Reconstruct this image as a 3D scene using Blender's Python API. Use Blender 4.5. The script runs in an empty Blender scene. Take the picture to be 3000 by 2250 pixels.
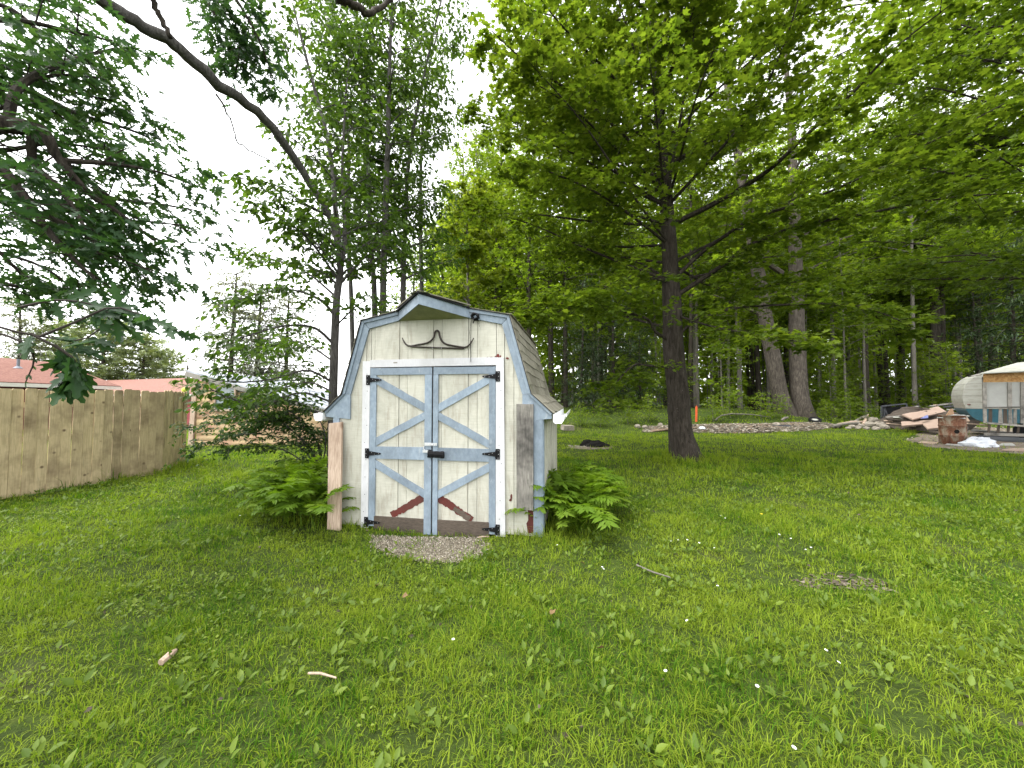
import bpy, math, random
import numpy as np
from mathutils import Vector, Matrix
random.seed(7)
rng = np.random.default_rng(11)
PI = math.pi
scene = bpy.context.scene
# ------------------------------------------------------------------ camera
FPX, HCAM, HORIZON = 1127.0, 1.55, 1168.0
PITCH = math.atan((HORIZON - 1125.0) / FPX)
cam_data = bpy.data.cameras.new('camera')
cam_data.sensor_width = 36.0
cam_data.sensor_fit = 'HORIZONTAL'
cam_data.lens = 36.0 * FPX / 3000.0
cam_data.clip_start = 0.05
cam_data.clip_end = 2000.0
cam = bpy.data.objects.new('camera', cam_data)
cam.location = (0, 0, HCAM)
cam.rotation_euler = (PI / 2 + PITCH, 0, 0)
scene.collection.objects.link(cam)
scene.camera = cam
# ------------------------------------------------------------------ sky, sun, exposure (bright overcast)
SUN_EL, SUN_AZ = 64.0, 255.0          # sun veiled by cloud, high on the left, a little behind the camera (azimuth clockwise from +Y)
world = bpy.data.worlds.new('World')
scene.world = world
world.use_nodes = True
wn, wl = world.node_tree.nodes, world.node_tree.links
wn.clear()
sky = wn.new('ShaderNodeTexSky')
sky.sky_type = 'NISHITA'
sky.sun_disc = False
sky.sun_elevation = math.radians(SUN_EL)
sky.sun_rotation = math.radians(SUN_AZ)
sky.air_density = 1.0
sky.dust_density = 1.5
sky.ozone_density = 1.0
hs = wn.new('ShaderNodeHueSaturation')
hs.inputs['Saturation'].default_value = 0.05   # cloud cover: the sky's blue is gone
bg = wn.new('ShaderNodeBackground')
bg.inputs['Strength'].default_value = 0.15
wo = wn.new('ShaderNodeOutputWorld')
wl.new(sky.outputs[0], hs.inputs['Color'])
wl.new(hs.outputs[0], bg.inputs['Color'])
wl.new(bg.outputs[0], wo.inputs['Surface'])
sd = bpy.data.lights.new('sun', 'SUN')
sd.energy = 1.0
sd.angle = math.radians(50)
sd.color = (1.0, 0.97, 0.92)
sun = bpy.data.objects.new('sun', sd)
_e, _a = math.radians(SUN_EL), math.radians(SUN_AZ)
_sv = Vector((math.sin(_a) * math.cos(_e), math.cos(_a) * math.cos(_e), math.sin(_e)))
sun.rotation_euler = _sv.to_track_quat('Z', 'Y').to_euler()
sun.location = (0, 0, 30)
scene.collection.objects.link(sun)
scene.view_settings.view_transform = 'Standard'
scene.view_settings.look = 'None'
scene.view_settings.gamma = 1.0
scene.view_settings.use_curve_mapping = False
scene.view_settings.exposure = 2.4
scene.cycles.max_bounces = 12
scene.cycles.diffuse_bounces = 6
scene.cycles.transmission_bounces = 8
scene.cycles.glossy_bounces = 2
scene.cycles.caustics_reflective = False
scene.cycles.caustics_refractive = False
# ------------------------------------------------------------------ helpers
COL = scene.collection
def arr(*p):
    return np.array(p, float)
def norm(v):
    v = np.asarray(v, float)
    return v / (np.linalg.norm(v, axis=-1, keepdims=True) + 1e-9)
def sstep(a, b, x):
    t = np.clip((x - a) / (b - a), 0, 1)
    return t * t * (3 - 2 * t)
def _hash(ix, iy, s):
    n = (ix * 374761393 + iy * 668265263 + s * 974634777) & 0xFFFFFFFF
    n = ((n ^ (n >> 13)) * 1274126177) & 0xFFFFFFFF
    return ((n ^ (n >> 16)) & 0xFFFF) / 65535.0
def vnoise(x, y, s=0):
    x = np.asarray(x, float); y = np.asarray(y, float)
    ix = np.floor(x).astype(np.int64); iy = np.floor(y).astype(np.int64)
    fx = x - ix; fy = y - iy
    fx = fx * fx * (3 - 2 * fx); fy = fy * fy * (3 - 2 * fy)
    a = _hash(ix, iy, s); b = _hash(ix + 1, iy, s); c = _hash(ix, iy + 1, s); d = _hash(ix + 1, iy + 1, s)
    return (a * (1 - fx) + b * fx) * (1 - fy) + (c * (1 - fx) + d * fx) * fy
def fbm(x, y, s=0, o=3):
    v = 0; a = 0.5
    for i in range(o):
        v = v + a * vnoise(x * 2 ** i, y * 2 ** i, s + i * 17); a *= 0.5
    return v / (1 - 0.5 ** o)
def gz(x, y):
    """height of the ground"""
    x = np.asarray(x, float); y = np.asarray(y, float)
    z = -0.09 * np.exp(-((x + 0.9) ** 2 + (y - 4.4) ** 2) / 2.2)
    z = z + 1.0 * sstep(16.5, 22, y) * sstep(-4, 3, x) * (1 - .6 * sstep(12, 19, x))
    z = z - 0.4 * sstep(-12, -21, x)
    z = z + 0.04 * (fbm(x * 0.5, y * 0.5, 3) - 0.5) * sstep(1.0, 3.0, y)
    z = z + 0.10 * np.exp(-((x - 4.4) ** 2 + (y - 9.95) ** 2) / 0.7)
    return z
def ray(px, py):
    x = (px - 1500.0) / FPX; y = (1125.0 - py) / FPX
    return arr(x, math.cos(PITCH) - y * math.sin(PITCH), math.sin(PITCH) + y * math.cos(PITCH))
CAMP = arr(0, 0, HCAM)
def at(px, py, Y):
    d = ray(px, py)
    return CAMP + d * (Y / d[1])
def gnd(px, py):
    """where the ray of a pixel meets the ground"""
    d = ray(px, py); t = np.concatenate([np.arange(1.0, 40.0, 0.004), np.arange(40.0, 120.0, 0.05)])
    Q = CAMP + t[:, None] * d; b = Q[:, 2] <= gz(Q[:, 0], Q[:, 1])
    P = Q[int(np.argmax(b))] if b.any() else Q[-1]
    return arr(P[0], P[1], float(gz(P[0], P[1])))
# ---- mesh building
class MB:
    def __init__(self):
        self.v = []; self.f = []; self.n = 0
    def add(self, V, F):
        V = np.asarray(V, float)
        for f in F: self.f.append([i + self.n for i in f])
        self.v.append(V); self.n += len(V)
        return self
    def box(self, a, b):
        x0, y0, z0 = a; x1, y1, z1 = b
        V = [(x0,y0,z0),(x1,y0,z0),(x1,y1,z0),(x0,y1,z0),(x0,y0,z1),(x1,y0,z1),(x1,y1,z1),(x0,y1,z1)]
        return self.add(V, [(3,2,1,0),(4,5,6,7),(0,1,5,4),(1,2,6,5),(2,3,7,6),(3,0,4,7)])
    def beam(self, p, q, w, h, up=(0,0,1)):
        """bar from p to q, w wide across, h along up"""
        p = arr(*p); q = arr(*q); d = norm(q - p)
        s = np.cross(d, up)
        if np.linalg.norm(s) < 1e-4: s = np.cross(d, (1, 0, 0))
        s = norm(s) * w / 2; u = norm(np.cross(s, d)) * h / 2
        V = [p-s-u, p+s-u, p+s+u, p-s+u, q-s-u, q+s-u, q+s+u, q-s+u]
        return self.add(V, [(3,2,1,0),(4,5,6,7),(0,1,5,4),(1,2,6,5),(2,3,7,6),(3,0,4,7)])
    def prism(self, pts, off):
        """polygon (3D points) extruded by vector off"""
        P = np.array(pts, float); n = len(P); off = arr(*off)
        V = np.vstack([P, P + off])
        F = [tuple(range(n)), tuple(range(2*n-1, n-1, -1))]
        F += [(i, i+n, (i+1) % n + n, (i+1) % n) for i in range(n)]
        return self.add(V, F)
    def tube(self, pts, rad, sides=6, cap=True, jit=0.0):
        P = np.array(pts, float); n = len(P)
        R = np.broadcast_to(np.asarray(rad, float), (n,))
        T = np.gradient(P, axis=0); T = norm(T)
        u = np.cross(T[0], (0.3, 0.2, 1.0)); u = norm(u)
        V = []
        ang = np.arange(sides) * 2 * PI / sides
        for i in range(n):
            u = u - T[i] * np.dot(u, T[i]); u = norm(u)
            w = np.cross(T[i], u)
            r = R[i] * (1 + jit * (rng.random(sides) - 0.5)) if jit else np.full(sides, R[i])
            V.append(P[i] + (np.cos(ang) * r)[:, None] * u + (np.sin(ang) * r)[:, None] * w)
        V = np.vstack(V)
        F = [(i*sides+k, i*sides+(k+1) % sides, (i+1)*sides+(k+1) % sides, (i+1)*sides+k) for i in range(n-1) for k in range(sides)]
        if cap:
            F.append(tuple(range(sides-1, -1, -1))); F.append(tuple(range((n-1)*sides, n*sides)))
        return self.add(V, F)
    def lathe(self, prof, c=(0,0,0), sides=24):
        V = []; m = len(prof)
        for r, z in prof:
            for k in range(sides):
                a = 2*PI*k/sides; V.append((c[0]+r*math.cos(a), c[1]+r*math.sin(a), c[2]+z))
        F = [(i*sides+k, i*sides+(k+1) % sides, (i+1)*sides+(k+1) % sides, (i+1)*sides+k) for i in range(m-1) for k in range(sides)]
        return self.add(V, F)
    def mesh(self, name, m, smooth=False):
        me = bpy.data.meshes.new(name)
        V = np.vstack(self.v) if self.v else np.zeros((0, 3))
        me.from_pydata(V.tolist(), [], self.f)
        if m: me.materials.append(m)
        if smooth: me.polygons.foreach_set('use_smooth', np.ones(len(me.polygons), bool))
        me.update()
        return me
    def build(self, name, m, parent=None, smooth=False):
        return link(name, self.mesh(name, m, smooth), parent)
def link(name, me, parent=None):
    o = bpy.data.objects.new(name, me); COL.objects.link(o)
    if parent: o.parent = parent
    return o
def fast_mesh(name, V, F, m, rnd=None):
    """V (n,3), F (k,3) triangles; rnd: one value for each triangle"""
    V = np.ascontiguousarray(V, np.float32); F = np.ascontiguousarray(F, np.int32)
    me = bpy.data.meshes.new(name)
    me.vertices.add(len(V)); me.vertices.foreach_set('co', V.ravel())
    me.loops.add(F.size); me.loops.foreach_set('vertex_index', F.ravel())
    me.polygons.add(len(F))
    me.polygons.foreach_set('loop_start', np.arange(0, F.size, F.shape[1], dtype=np.int32))
    me.polygons.foreach_set('loop_total', np.full(len(F), F.shape[1], np.int32))
    if rnd is not None:
        a = me.attributes.new('rnd', 'FLOAT', 'FACE')
        a.data.foreach_set('value', np.ascontiguousarray(rnd, np.float32))
    me.materials.append(m)
    me.update(calc_edges=True)
    return me
def tag(o, label=None, cat=None, group=None, kind=None):
    if label: o['label'] = label
    if cat: o['category'] = cat
    if group: o['group'] = group
    if kind: o['kind'] = kind
    return o
def thing(name, label, cat, loc=(0,0,0), rz=0.0, group=None):
    o = bpy.data.objects.new(name, None); COL.objects.link(o)
    o.empty_display_size = 0.1
    o.location = tuple(float(c) for c in loc); o.rotation_euler = (0, 0, rz)
    return tag(o, label, cat, group)
def rel(o, pts):
    """world points in an unrotated thing's own frame"""
    return np.asarray(pts, float) - np.array(o.location)
# ---- materials
MATS = {}
class NT:
    def __init__(self, name):
        self.m = bpy.data.materials.new(name); self.m.use_nodes = True
        self.t = self.m.node_tree; self.t.nodes.clear()
        self.out = self.t.nodes.new('ShaderNodeOutputMaterial')
    def n(self, typ, **kw):
        nd = self.t.nodes.new(typ)
        for k, v in kw.items():
            if k.startswith('i_'): nd.inputs[k[2:].replace('_', ' ')].default_value = v
            else: setattr(nd, k, v)
        return nd
    def l(self, a, b): self.t.links.new(a, b)
    def coord(self, scale=(1,1,1), kind='Object'):
        tc = self.n('ShaderNodeTexCoord'); mp = self.n('ShaderNodeMapping')
        mp.inputs['Scale'].default_value = scale
        self.l(tc.outputs[kind], mp.inputs['Vector'])
        return mp.outputs[0]
    def noise(self, vec, scale=5, detail=4, rough=0.6, dist=0.0):
        nd = self.n('ShaderNodeTexNoise'); self.l(vec, nd.inputs['Vector'])
        nd.inputs['Scale'].default_value = scale; nd.inputs['Detail'].default_value = detail
        nd.inputs['Roughness'].default_value = rough; nd.inputs['Distortion'].default_value = dist
        return nd.outputs['Fac']
    def ramp(self, fac, stops):
        r = self.n('ShaderNodeValToRGB'); e = r.color_ramp.elements
        while len(e) < len(stops): e.new(0.5)
        for el, (p, c) in zip(e, stops):
            el.position = p; el.color = (*c, 1) if len(c) == 3 else c
        self.l(fac, r.inputs[0]); return r.outputs[0]
    def mix(self, fac, a, b, mode='MIX'):
        x = self.n('ShaderNodeMix', data_type='RGBA', blend_type=mode)
        for s, v in ((0, fac), (6, a), (7, b)):
            if isinstance(v, (int, float)): x.inputs[s].default_value = v
            elif isinstance(v, (tuple, list)): x.inputs[s].default_value = (*v, 1)
            else: self.l(v, x.inputs[s])
        return x.outputs[2]
    def bump(self, h, strength=0.5, dist=0.01):
        b = self.n('ShaderNodeBump'); b.inputs['Strength'].default_value = strength
        b.inputs['Distance'].default_value = dist; self.l(h, b.inputs['Height'])
        return b.outputs[0]
    def pbr(self, col, rough=0.7, bump=None, metal=0.0, spec=0.3):
        b = self.n('ShaderNodeBsdfPrincipled')
        if isinstance(col, (tuple, list)): b.inputs['Base Color'].default_value = (*col, 1)
        else: self.l(col, b.inputs['Base Color'])
        if isinstance(rough, (int, float)): b.inputs['Roughness'].default_value = rough
        else: self.l(rough, b.inputs['Roughness'])
        b.inputs['Metallic'].default_value = metal
        b.inputs['Specular IOR Level'].default_value = spec
        if bump is not None: self.l(bump, b.inputs['Normal'])
        self.l(b.outputs[0], self.out.inputs['Surface'])
        return self.m
def wood(name, c1, c2, dark, grain=(1,1,1), knots=0.0, stain=0.4, rough=0.8, wear=None):
    """grain: scale vector, small along the grain. wear = (colour, amount)"""
    t = NT(name)
    oi = t.n('ShaderNodeObjectInfo')
    tc = t.n('ShaderNodeTexCoord'); ad = t.n('ShaderNodeVectorMath', operation='ADD')
    cm = t.n('ShaderNodeCombineXYZ'); mul = t.n('ShaderNodeMath', operation='MULTIPLY'); mul.inputs[1].default_value = 37.0
    t.l(oi.outputs['Random'], mul.inputs[0])
    for i in range(3): t.l(mul.outputs[0], cm.inputs[i])
    t.l(tc.outputs['Object'], ad.inputs[0]); t.l(cm.outputs[0], ad.inputs[1])
    mp = t.n('ShaderNodeMapping'); mp.inputs['Scale'].default_value = grain
    t.l(ad.outputs[0], mp.inputs['Vector'])
    g = t.noise(mp.outputs[0], 22, 5, 0.65, 0.4)
    col = t.mix(t.ramp(g, [(0.3, (0,0,0)), (0.7, (1,1,1))]), c1, c2)
    big = t.noise(ad.outputs[0], 2.2, 4, 0.65)
    col = t.mix(t.ramp(big, [(0.45, (0,0,0)), (0.72, (stain,)*3)]), col, dark)
    br = t.n('ShaderNodeMapRange'); br.inputs['To Min'].default_value = 0.76; br.inputs['To Max'].default_value = 1.12
    t.l(oi.outputs['Random'], br.inputs['Value'])
    hv = t.n('ShaderNodeHueSaturation'); t.l(col, hv.inputs['Color']); t.l(br.outputs[0], hv.inputs['Value'])
    col = hv.outputs[0]
    if knots:
        vo = t.n('ShaderNodeTexVoronoi'); vo.inputs['Scale'].default_value = knots
        t.l(ad.outputs[0], vo.inputs['Vector'])
        k = t.ramp(vo.outputs['Distance'], [(0.05, (1,1,1)), (0.14, (0,0,0))])
        col = t.mix(k, col, dark)
    if wear:
        w = t.noise(mp.outputs[0], 9, 6, 0.75, 0.6)
        col = t.mix(t.ramp(w, [(0.60, (0,0,0)), (0.70, (wear[1],)*3)]), col, wear[0])
    return t.pbr(col, rough, t.bump(g, 0.35, 0.004))
def plain(name, c, rough=0.6, metal=0.0, var=0.15, scale=6.0, spec=0.3, bump=0.15):
    t = NT(name)
    n = t.noise(t.coord(), scale, 5, 0.65)
    d = tuple(x * (1 - var) for x in c); b = tuple(min(1, x * (1 + var)) for x in c)
    return t.pbr(t.ramp(n, [(0.3, d), (0.7, b)]), rough, t.bump(n, bump, 0.01), metal, spec)
def leaf(name, c_dark, c_mid, c_light, trans=0.45, tcol=None, rough=0.45, big=0.35, patch=0.6, spec=0.22):
    """foliage: colour varies from leaf to leaf (attribute rnd) and over patches; light passes through"""
    t = NT(name)
    a = t.n('ShaderNodeAttribute', attribute_name='rnd')
    oi = t.n('ShaderNodeObjectInfo')
    n = t.noise(t.coord((1,1,1)), big, 2, 0.5)
    m1 = t.n('ShaderNodeMath', operation='MULTIPLY_ADD'); m1.inputs[1].default_value = patch; t.l(n, m1.inputs[0]); t.l(a.outputs['Fac'], m1.inputs[2])
    m2 = t.n('ShaderNodeMath', operation='MULTIPLY_ADD'); m2.inputs[1].default_value = 0.25; t.l(oi.outputs['Random'], m2.inputs[0]); t.l(m1.outputs[0], m2.inputs[2])
    col = t.ramp(m2.outputs[0], [(0.25, c_dark), (0.72, c_mid), (1.0, c_light)])
    p = t.n('ShaderNodeBsdfPrincipled'); t.l(col, p.inputs['Base Color'])
    p.inputs['Roughness'].default_value = rough; p.inputs['Specular IOR Level'].default_value = spec
    tr = t.n('ShaderNodeBsdfTranslucent')
    t.l(t.mix(1.0, col, tcol or (1.4, 1.42, 0.6), 'MULTIPLY'), tr.inputs['Color'])
    ms = t.n('ShaderNodeMixShader'); ms.inputs[0].default_value = trans
    t.l(p.outputs[0], ms.inputs[1]); t.l(tr.outputs[0], ms.inputs[2])
    t.l(ms.outputs[0], t.out.inputs['Surface'])
    return t.m
def bark(name, c1, c2, c3, vs=1.0, strength=1.0):
    t = NT(name)
    v = t.coord((9*vs, 9*vs, 1.5*vs))
    g = t.noise(v, 2.2, 6, 0.7, 0.7)
    n2 = t.noise(t.coord(), 3.0, 4, 0.6)
    col = t.ramp(g, [(0.32, c1), (0.52, c2), (0.75, c3)])
    col = t.mix(t.ramp(n2, [(0.5, (0,0,0)), (0.75, (0.55,)*3)]), col, c1)
    lich = t.noise(t.coord(), 14, 4, 0.7)
    col = t.mix(t.ramp(lich, [(0.66, (0,0,0)), (0.74, (0.5,)*3)]), col, (0.32, 0.32, 0.28))
    return t.pbr(col, 0.9, t.bump(g, strength, 0.03), 0, 0.15)
# ------------------------------------------------------------------ materials
M_SIDING = (lambda t: (lambda g, d, s: t.pbr(
    t.mix(t.ramp(s, [(0.5, (0,0,0)), (0.68, (0.55,)*3)]), t.mix(t.ramp(d, [(0.46, (0,0,0)), (0.75, (0.7,)*3)]), t.ramp(g, [(0.3, (0.385, 0.375, 0.315)), (0.7, (0.49, 0.48, 0.415))]), (0.22, 0.214, 0.176)), (0.23, 0.20, 0.155)),
    0.65, t.bump(g, 0.35, 0.004)))(t.noise(t.coord((3, 3, 60)), 1.5, 5, 0.7), t.noise(t.coord((1.5, 1.5, 0.8)), 2.0, 6, 0.7, 0.5), t.noise(t.coord((9, 9, 1.2)), 1.6, 5, 0.75)))(NT('cream_siding_paint'))
M_BLUE = wood('blue_trim_paint', (0.165, 0.21, 0.265), (0.25, 0.305, 0.36), (0.105, 0.13, 0.155), (1.3, 1.3, 0.7), 0, 0.7, 0.6, ((0.34, 0.365, 0.38), 0.7))
M_WHITE = wood('white_jamb_paint', (0.44, 0.44, 0.46), (0.52, 0.52, 0.53), (0.30, 0.30, 0.30), (4, 4, 0.6), 0, 0.5, 0.55, ((0.36, 0.35, 0.33), 0.6))
M_RED = wood('old_red_paint', (0.085, 0.018, 0.015), (0.125, 0.027, 0.022), (0.06, 0.034, 0.025), (2, 2, 2), 0, 0.8, 0.8)
M_KICK = wood('brown_weathered_wood', (0.048, 0.037, 0.028), (0.105, 0.083, 0.065), (0.03, 0.023, 0.019), (1.0, 5, 5), 0, 0.6, 0.85, ((0.17, 0.15, 0.13), 0.5))
M_GREYW = wood('grey_weathered_wood', (0.19, 0.178, 0.16), (0.31, 0.29, 0.26), (0.035, 0.033, 0.03), (4, 4, 0.35), 2.2, 1.0, 0.85, ((0.045, 0.04, 0.036), 0.9))
M_RAWW = wood('raw_pine_wood', (0.25, 0.175, 0.125), (0.50, 0.39, 0.305), (0.20, 0.13, 0.09), (2.2, 2.2, 0.14), 2.4, 0.55, 0.7)
M_FENCE = wood('treated_fence_wood', (0.43, 0.335, 0.19), (0.66, 0.53, 0.33), (0.16, 0.11, 0.065), (3, 3, 0.2), 4.5, 0.75, 0.85, ((0.27, 0.24, 0.19), 0.5))
M_SHING = (lambda t: (lambda oi, n, g: t.pbr(t.mix(t.ramp(n, [(0.5, (0,0,0)), (0.7, (0.8,)*3)]), t.mix(oi.outputs['Random'], (0.14, 0.13, 0.10), (0.22, 0.205, 0.165)), (0.07, 0.08, 0.04)), 0.95, t.bump(g, 0.6, 0.004)))(t.n('ShaderNodeObjectInfo'), t.noise(t.coord(), 7, 5, 0.7), t.noise(t.coord(), 160, 2, 0.6)))(NT('grey_shingle'))
M_BLACK = plain('black_iron', (0.006, 0.006, 0.007), 0.6, 0.0, 0.3, 30, 0.15)
M_RUSTIRON = plain('dark_rusty_iron', (0.022, 0.014, 0.011), 0.6, 0.0, 0.5, 40, 0.4)
M_STEEL = plain('galvanised_steel', (0.55, 0.56, 0.58), 0.4, 0.7, 0.25, 20)
M_VINYL = plain('white_gutter_vinyl', (0.74, 0.75, 0.76), 0.35, 0, 0.06, 8)
M_DARKV = plain('dark_interior', (0.012, 0.011, 0.010), 0.95, 0, 0.2, 6, 0.1)
M_SOFFIT = plain('olive_soffit', (0.24, 0.24, 0.125), 0.8, 0, 0.2, 8)
M_MAPLE_L = leaf('maple_leaf', (0.050, 0.086, 0.010), (0.088, 0.138, 0.015), (0.135, 0.185, 0.024), 0.56)
M_CHERRY_L = leaf('ash_leaf', (0.030, 0.062, 0.012), (0.052, 0.098, 0.018), (0.090, 0.145, 0.028), 0.52)
M_OAK_L = leaf('oak_leaf', (0.022, 0.054, 0.022), (0.036, 0.082, 0.031), (0.062, 0.112, 0.037), 0.45)
M_WOOD_L = leaf('woodland_leaf', (0.060, 0.100, 0.010), (0.120, 0.185, 0.014), (0.19, 0.255, 0.028), 0.58, None, 0.5, 0.25)
M_LIME_L = leaf('young_lime_leaf', (0.11, 0.155, 0.016), (0.17, 0.225, 0.022), (0.23, 0.28, 0.04), 0.55)
M_FERN = leaf('fern_frond', (0.062, 0.122, 0.010), (0.115, 0.200, 0.016), (0.17, 0.255, 0.026), 0.5, None, 0.5, 2.0)
M_CONIF = leaf('conifer_needle', (0.018, 0.034, 0.016), (0.032, 0.055, 0.022), (0.055, 0.085, 0.035), 0.25)
M_PINEF = leaf('hazed_pine_needle', (0.10, 0.115, 0.095), (0.14, 0.155, 0.125), (0.18, 0.195, 0.155), 0.35)  # distance haze put into the needle colour, hence pale and greyish
M_FARL = leaf('far_tree_leaf', (0.09, 0.12, 0.06), (0.14, 0.18, 0.08), (0.19, 0.23, 0.11), 0.4)
M_GRASS = leaf('grass_blade', (0.020, 0.062, 0.005), (0.060, 0.138, 0.008), (0.19, 0.25, 0.022), 0.42, (1.2, 1.4, 0.5), 0.6, 0.8, 0.9, 0.08)
M_WEED = leaf('broad_weed_leaf', (0.06, 0.105, 0.012), (0.11, 0.165, 0.018), (0.17, 0.225, 0.03), 0.4, None, 0.5, 1.5)
M_BARK = bark('maple_bark', (0.013, 0.010, 0.008), (0.040, 0.033, 0.026), (0.080, 0.068, 0.056))
M_BARK2 = bark('grey_oak_bark', (0.024, 0.020, 0.016), (0.078, 0.066, 0.054), (0.15, 0.13, 0.11))
M_BARK3 = bark('cherry_bark', (0.03, 0.028, 0.026), (0.075, 0.07, 0.065), (0.14, 0.135, 0.125), 2.0, 0.6)
M_BARKP = bark('pale_sapling_bark', (0.075, 0.068, 0.057), (0.15, 0.137, 0.117), (0.23, 0.215, 0.185), 2.0, 0.5)
M_BARKD = bark('dark_trunk_bark', (0.018, 0.015, 0.012), (0.045, 0.038, 0.03), (0.08, 0.07, 0.058), 1.5, 0.7)
M_TWIG = plain('dark_twig', (0.030, 0.024, 0.019), 0.85, 0, 0.3, 10)
def _ground():
    t = NT('lawn_soil')
    c = t.coord((1,1,1), 'Object')
    a = t.noise(c, 0.8, 5, 0.65); b = t.noise(c, 9, 5, 0.7); f = t.noise(c, 70, 4, 0.7)
    g = t.ramp(b, [(0.3, (0.022, 0.036, 0.008)), (0.55, (0.050, 0.078, 0.012)), (0.75, (0.085, 0.11, 0.022))])
    col = t.mix(t.ramp(a, [(0.58, (0,0,0)), (0.72, (0.7,)*3)]), g, t.ramp(f, [(0.3, (0.06, 0.05, 0.03)), (0.7, (0.13, 0.115, 0.06))]))
    col = t.mix(t.ramp(f, [(0.35, (0.55,)*3), (0.6, (0,0,0))]), col, (0.022, 0.028, 0.01))
    return t.pbr(col, 0.95, t.bump(f, 0.8, 0.03), 0, 0.1)
M_GROUND = _ground()
def _litter(name, cs, sc):
    t = NT(name)
    vo = t.n('ShaderNodeTexVoronoi'); vo.inputs['Scale'].default_value = sc
    t.l(t.coord(), vo.inputs['Vector'])
    sx = t.n('ShaderNodeSeparateColor'); t.l(vo.outputs['Color'], sx.inputs[0])
    col = t.ramp(sx.outputs[0], [(i / (len(cs) - 1), c) for i, c in enumerate(cs)])
    return t.pbr(col, 0.9, t.bump(vo.outputs['Distance'], 0.8, 0.02), 0, 0.15)
M_GRAVEL = _litter('pale_gravel', [(0.048, 0.042, 0.03), (0.11, 0.096, 0.068), (0.165, 0.146, 0.108), (0.072, 0.062, 0.044), (0.21, 0.19, 0.15)], 60)
M_MULCH = _litter('wood_chip_litter', [(0.06, 0.04, 0.026), (0.14, 0.095, 0.062), (0.20, 0.145, 0.10), (0.09, 0.058, 0.038), (0.25, 0.20, 0.155)], 22)
M_CHIP = (lambda t: t.pbr(t.ramp(t.n('ShaderNodeObjectInfo').outputs['Random'], [(0.0, (0.16, 0.10, 0.07)), (0.5, (0.30, 0.21, 0.15)), (1.0, (0.40, 0.34, 0.28))]), 0.9))(NT('chip'))
M_STUFFCHIP = (lambda t: t.pbr(t.ramp(t.n('ShaderNodeAttribute', attribute_name='rnd').outputs['Fac'], [(0.0, (0.042, 0.035, 0.025)), (0.4, (0.10, 0.085, 0.06)), (0.8, (0.185, 0.16, 0.12)), (1.0, (0.34, 0.315, 0.265))]), 0.9))(NT('loose_chip'))
M_DEADLEAF = plain('dead_leaf', (0.13, 0.082, 0.036), 0.8, 0, 0.3, 20)

# ------------------------------------------------------------------ ground
def make_ground():
    xs = np.unique(np.concatenate([np.linspace(-400, -60, 12), np.linspace(-60, -14, 24), np.linspace(-14, 14, 113), np.linspace(14, 60, 40), np.linspace(60, 400, 12)]))
    ys = np.unique(np.concatenate([np.linspace(-60, -2, 12), np.linspace(-2, 16, 73), np.linspace(16, 60, 60), np.linspace(60, 900, 16)]))
    X, Y = np.meshgrid(xs, ys)
    Z = gz(X, Y)
    V = np.stack([X, Y, Z], -1).reshape(-1, 3)
    nx, ny = len(xs), len(ys)
    i = np.arange(nx * ny).reshape(ny, nx)
    F = np.stack([i[:-1, :-1], i[:-1, 1:], i[1:, 1:], i[1:, :-1]], -1).reshape(-1, 4)
    me = fast_mesh('lawn_ground', V, F, M_GROUND)
    me.polygons.foreach_set('use_smooth', np.ones(len(me.polygons), bool))
    tag(link('lawn_ground', me), kind='structure')
make_ground()
def patch(name, outline, mat, lift=0.012, bulge=0.0, kind='structure', n=9):
    """an irregular sheet on the ground: rings from the centre to the outline"""
    P = np.array(outline, float)[:, :2]; c = P.mean(0); m = len(P)
    V = [(c[0], c[1], float(gz(*c)) + lift + bulge)]
    for k in range(1, n + 1):
        s = k / n
        for j in range(m):
            q = c + (P[j] - c) * s * (1 + 0.12 * (rng.random() - 0.5) * (s > 0.5))
            h = bulge * (1 - s ** 2) + (0.06 * bulge * rng.standard_normal() if k < n else -0.006 - lift)
            V.append((q[0], q[1], float(gz(*q)) + lift + h))
    F = [(0, 1 + j, 1 + (j + 1) % m) for j in range(m)]
    for k in range(n - 1):
        a, b = 1 + k * m, 1 + (k + 1) * m
        F += [(a + j, b + j, b + (j + 1) % m, a + (j + 1) % m) for j in range(m)]
    mb = MB(); mb.add(V, F)
    return tag(mb.build(name, mat, None, True), kind=kind)
def blob(px_pts):
    """outline from pixels on the ground, subdivided"""
    G = np.array([gnd(*p)[:2] for p in px_pts]); out = []
    for i in range(len(G)):
        a, b = G[i], G[(i + 1) % len(G)]
        for k in range(4): out.append(a + (b - a) * k / 4)
    return np.array(out)
GRAVEL_OUT = blob([(1085, 1568), (1150, 1574), (1300, 1576), (1400, 1576), (1440, 1600), (1400, 1632), (1330, 1652), (1250, 1648), (1170, 1634), (1100, 1608)])
_c = GRAVEL_OUT.mean(0); GRAVEL_IN = _c + (GRAVEL_OUT - _c) * (0.66 + 0.34 * rng.random((len(GRAVEL_OUT), 1)))
patch('gravel_patch', GRAVEL_IN, M_GRAVEL, 0.006, 0.006)
DIRT_OUT = blob([(2640, 1290), (2700, 1262), (2800, 1250), (3000, 1252), (3250, 1270), (3400, 1330), (3100, 1338), (2950, 1330), (2850, 1322), (2720, 1310)])
M_DIRT = _litter('bare_dirt_litter', [(0.07, 0.055, 0.04), (0.13, 0.105, 0.08), (0.19, 0.155, 0.12), (0.09, 0.07, 0.055), (0.24, 0.21, 0.17)], 14)
patch('dirt_patch', DIRT_OUT, M_DIRT, 0.012, 0.01)
MULCH_OUT = blob([(1880, 1268), (1960, 1262), (2080, 1271), (2200, 1270), (2330, 1266), (2400, 1260), (2470, 1252), (2440, 1242), (2330, 1242), (2200, 1246), (2050, 1246), (1900, 1250)])
patch('wood_chip_heap', MULCH_OUT, M_MULCH, 0.02, 0.16)

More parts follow.
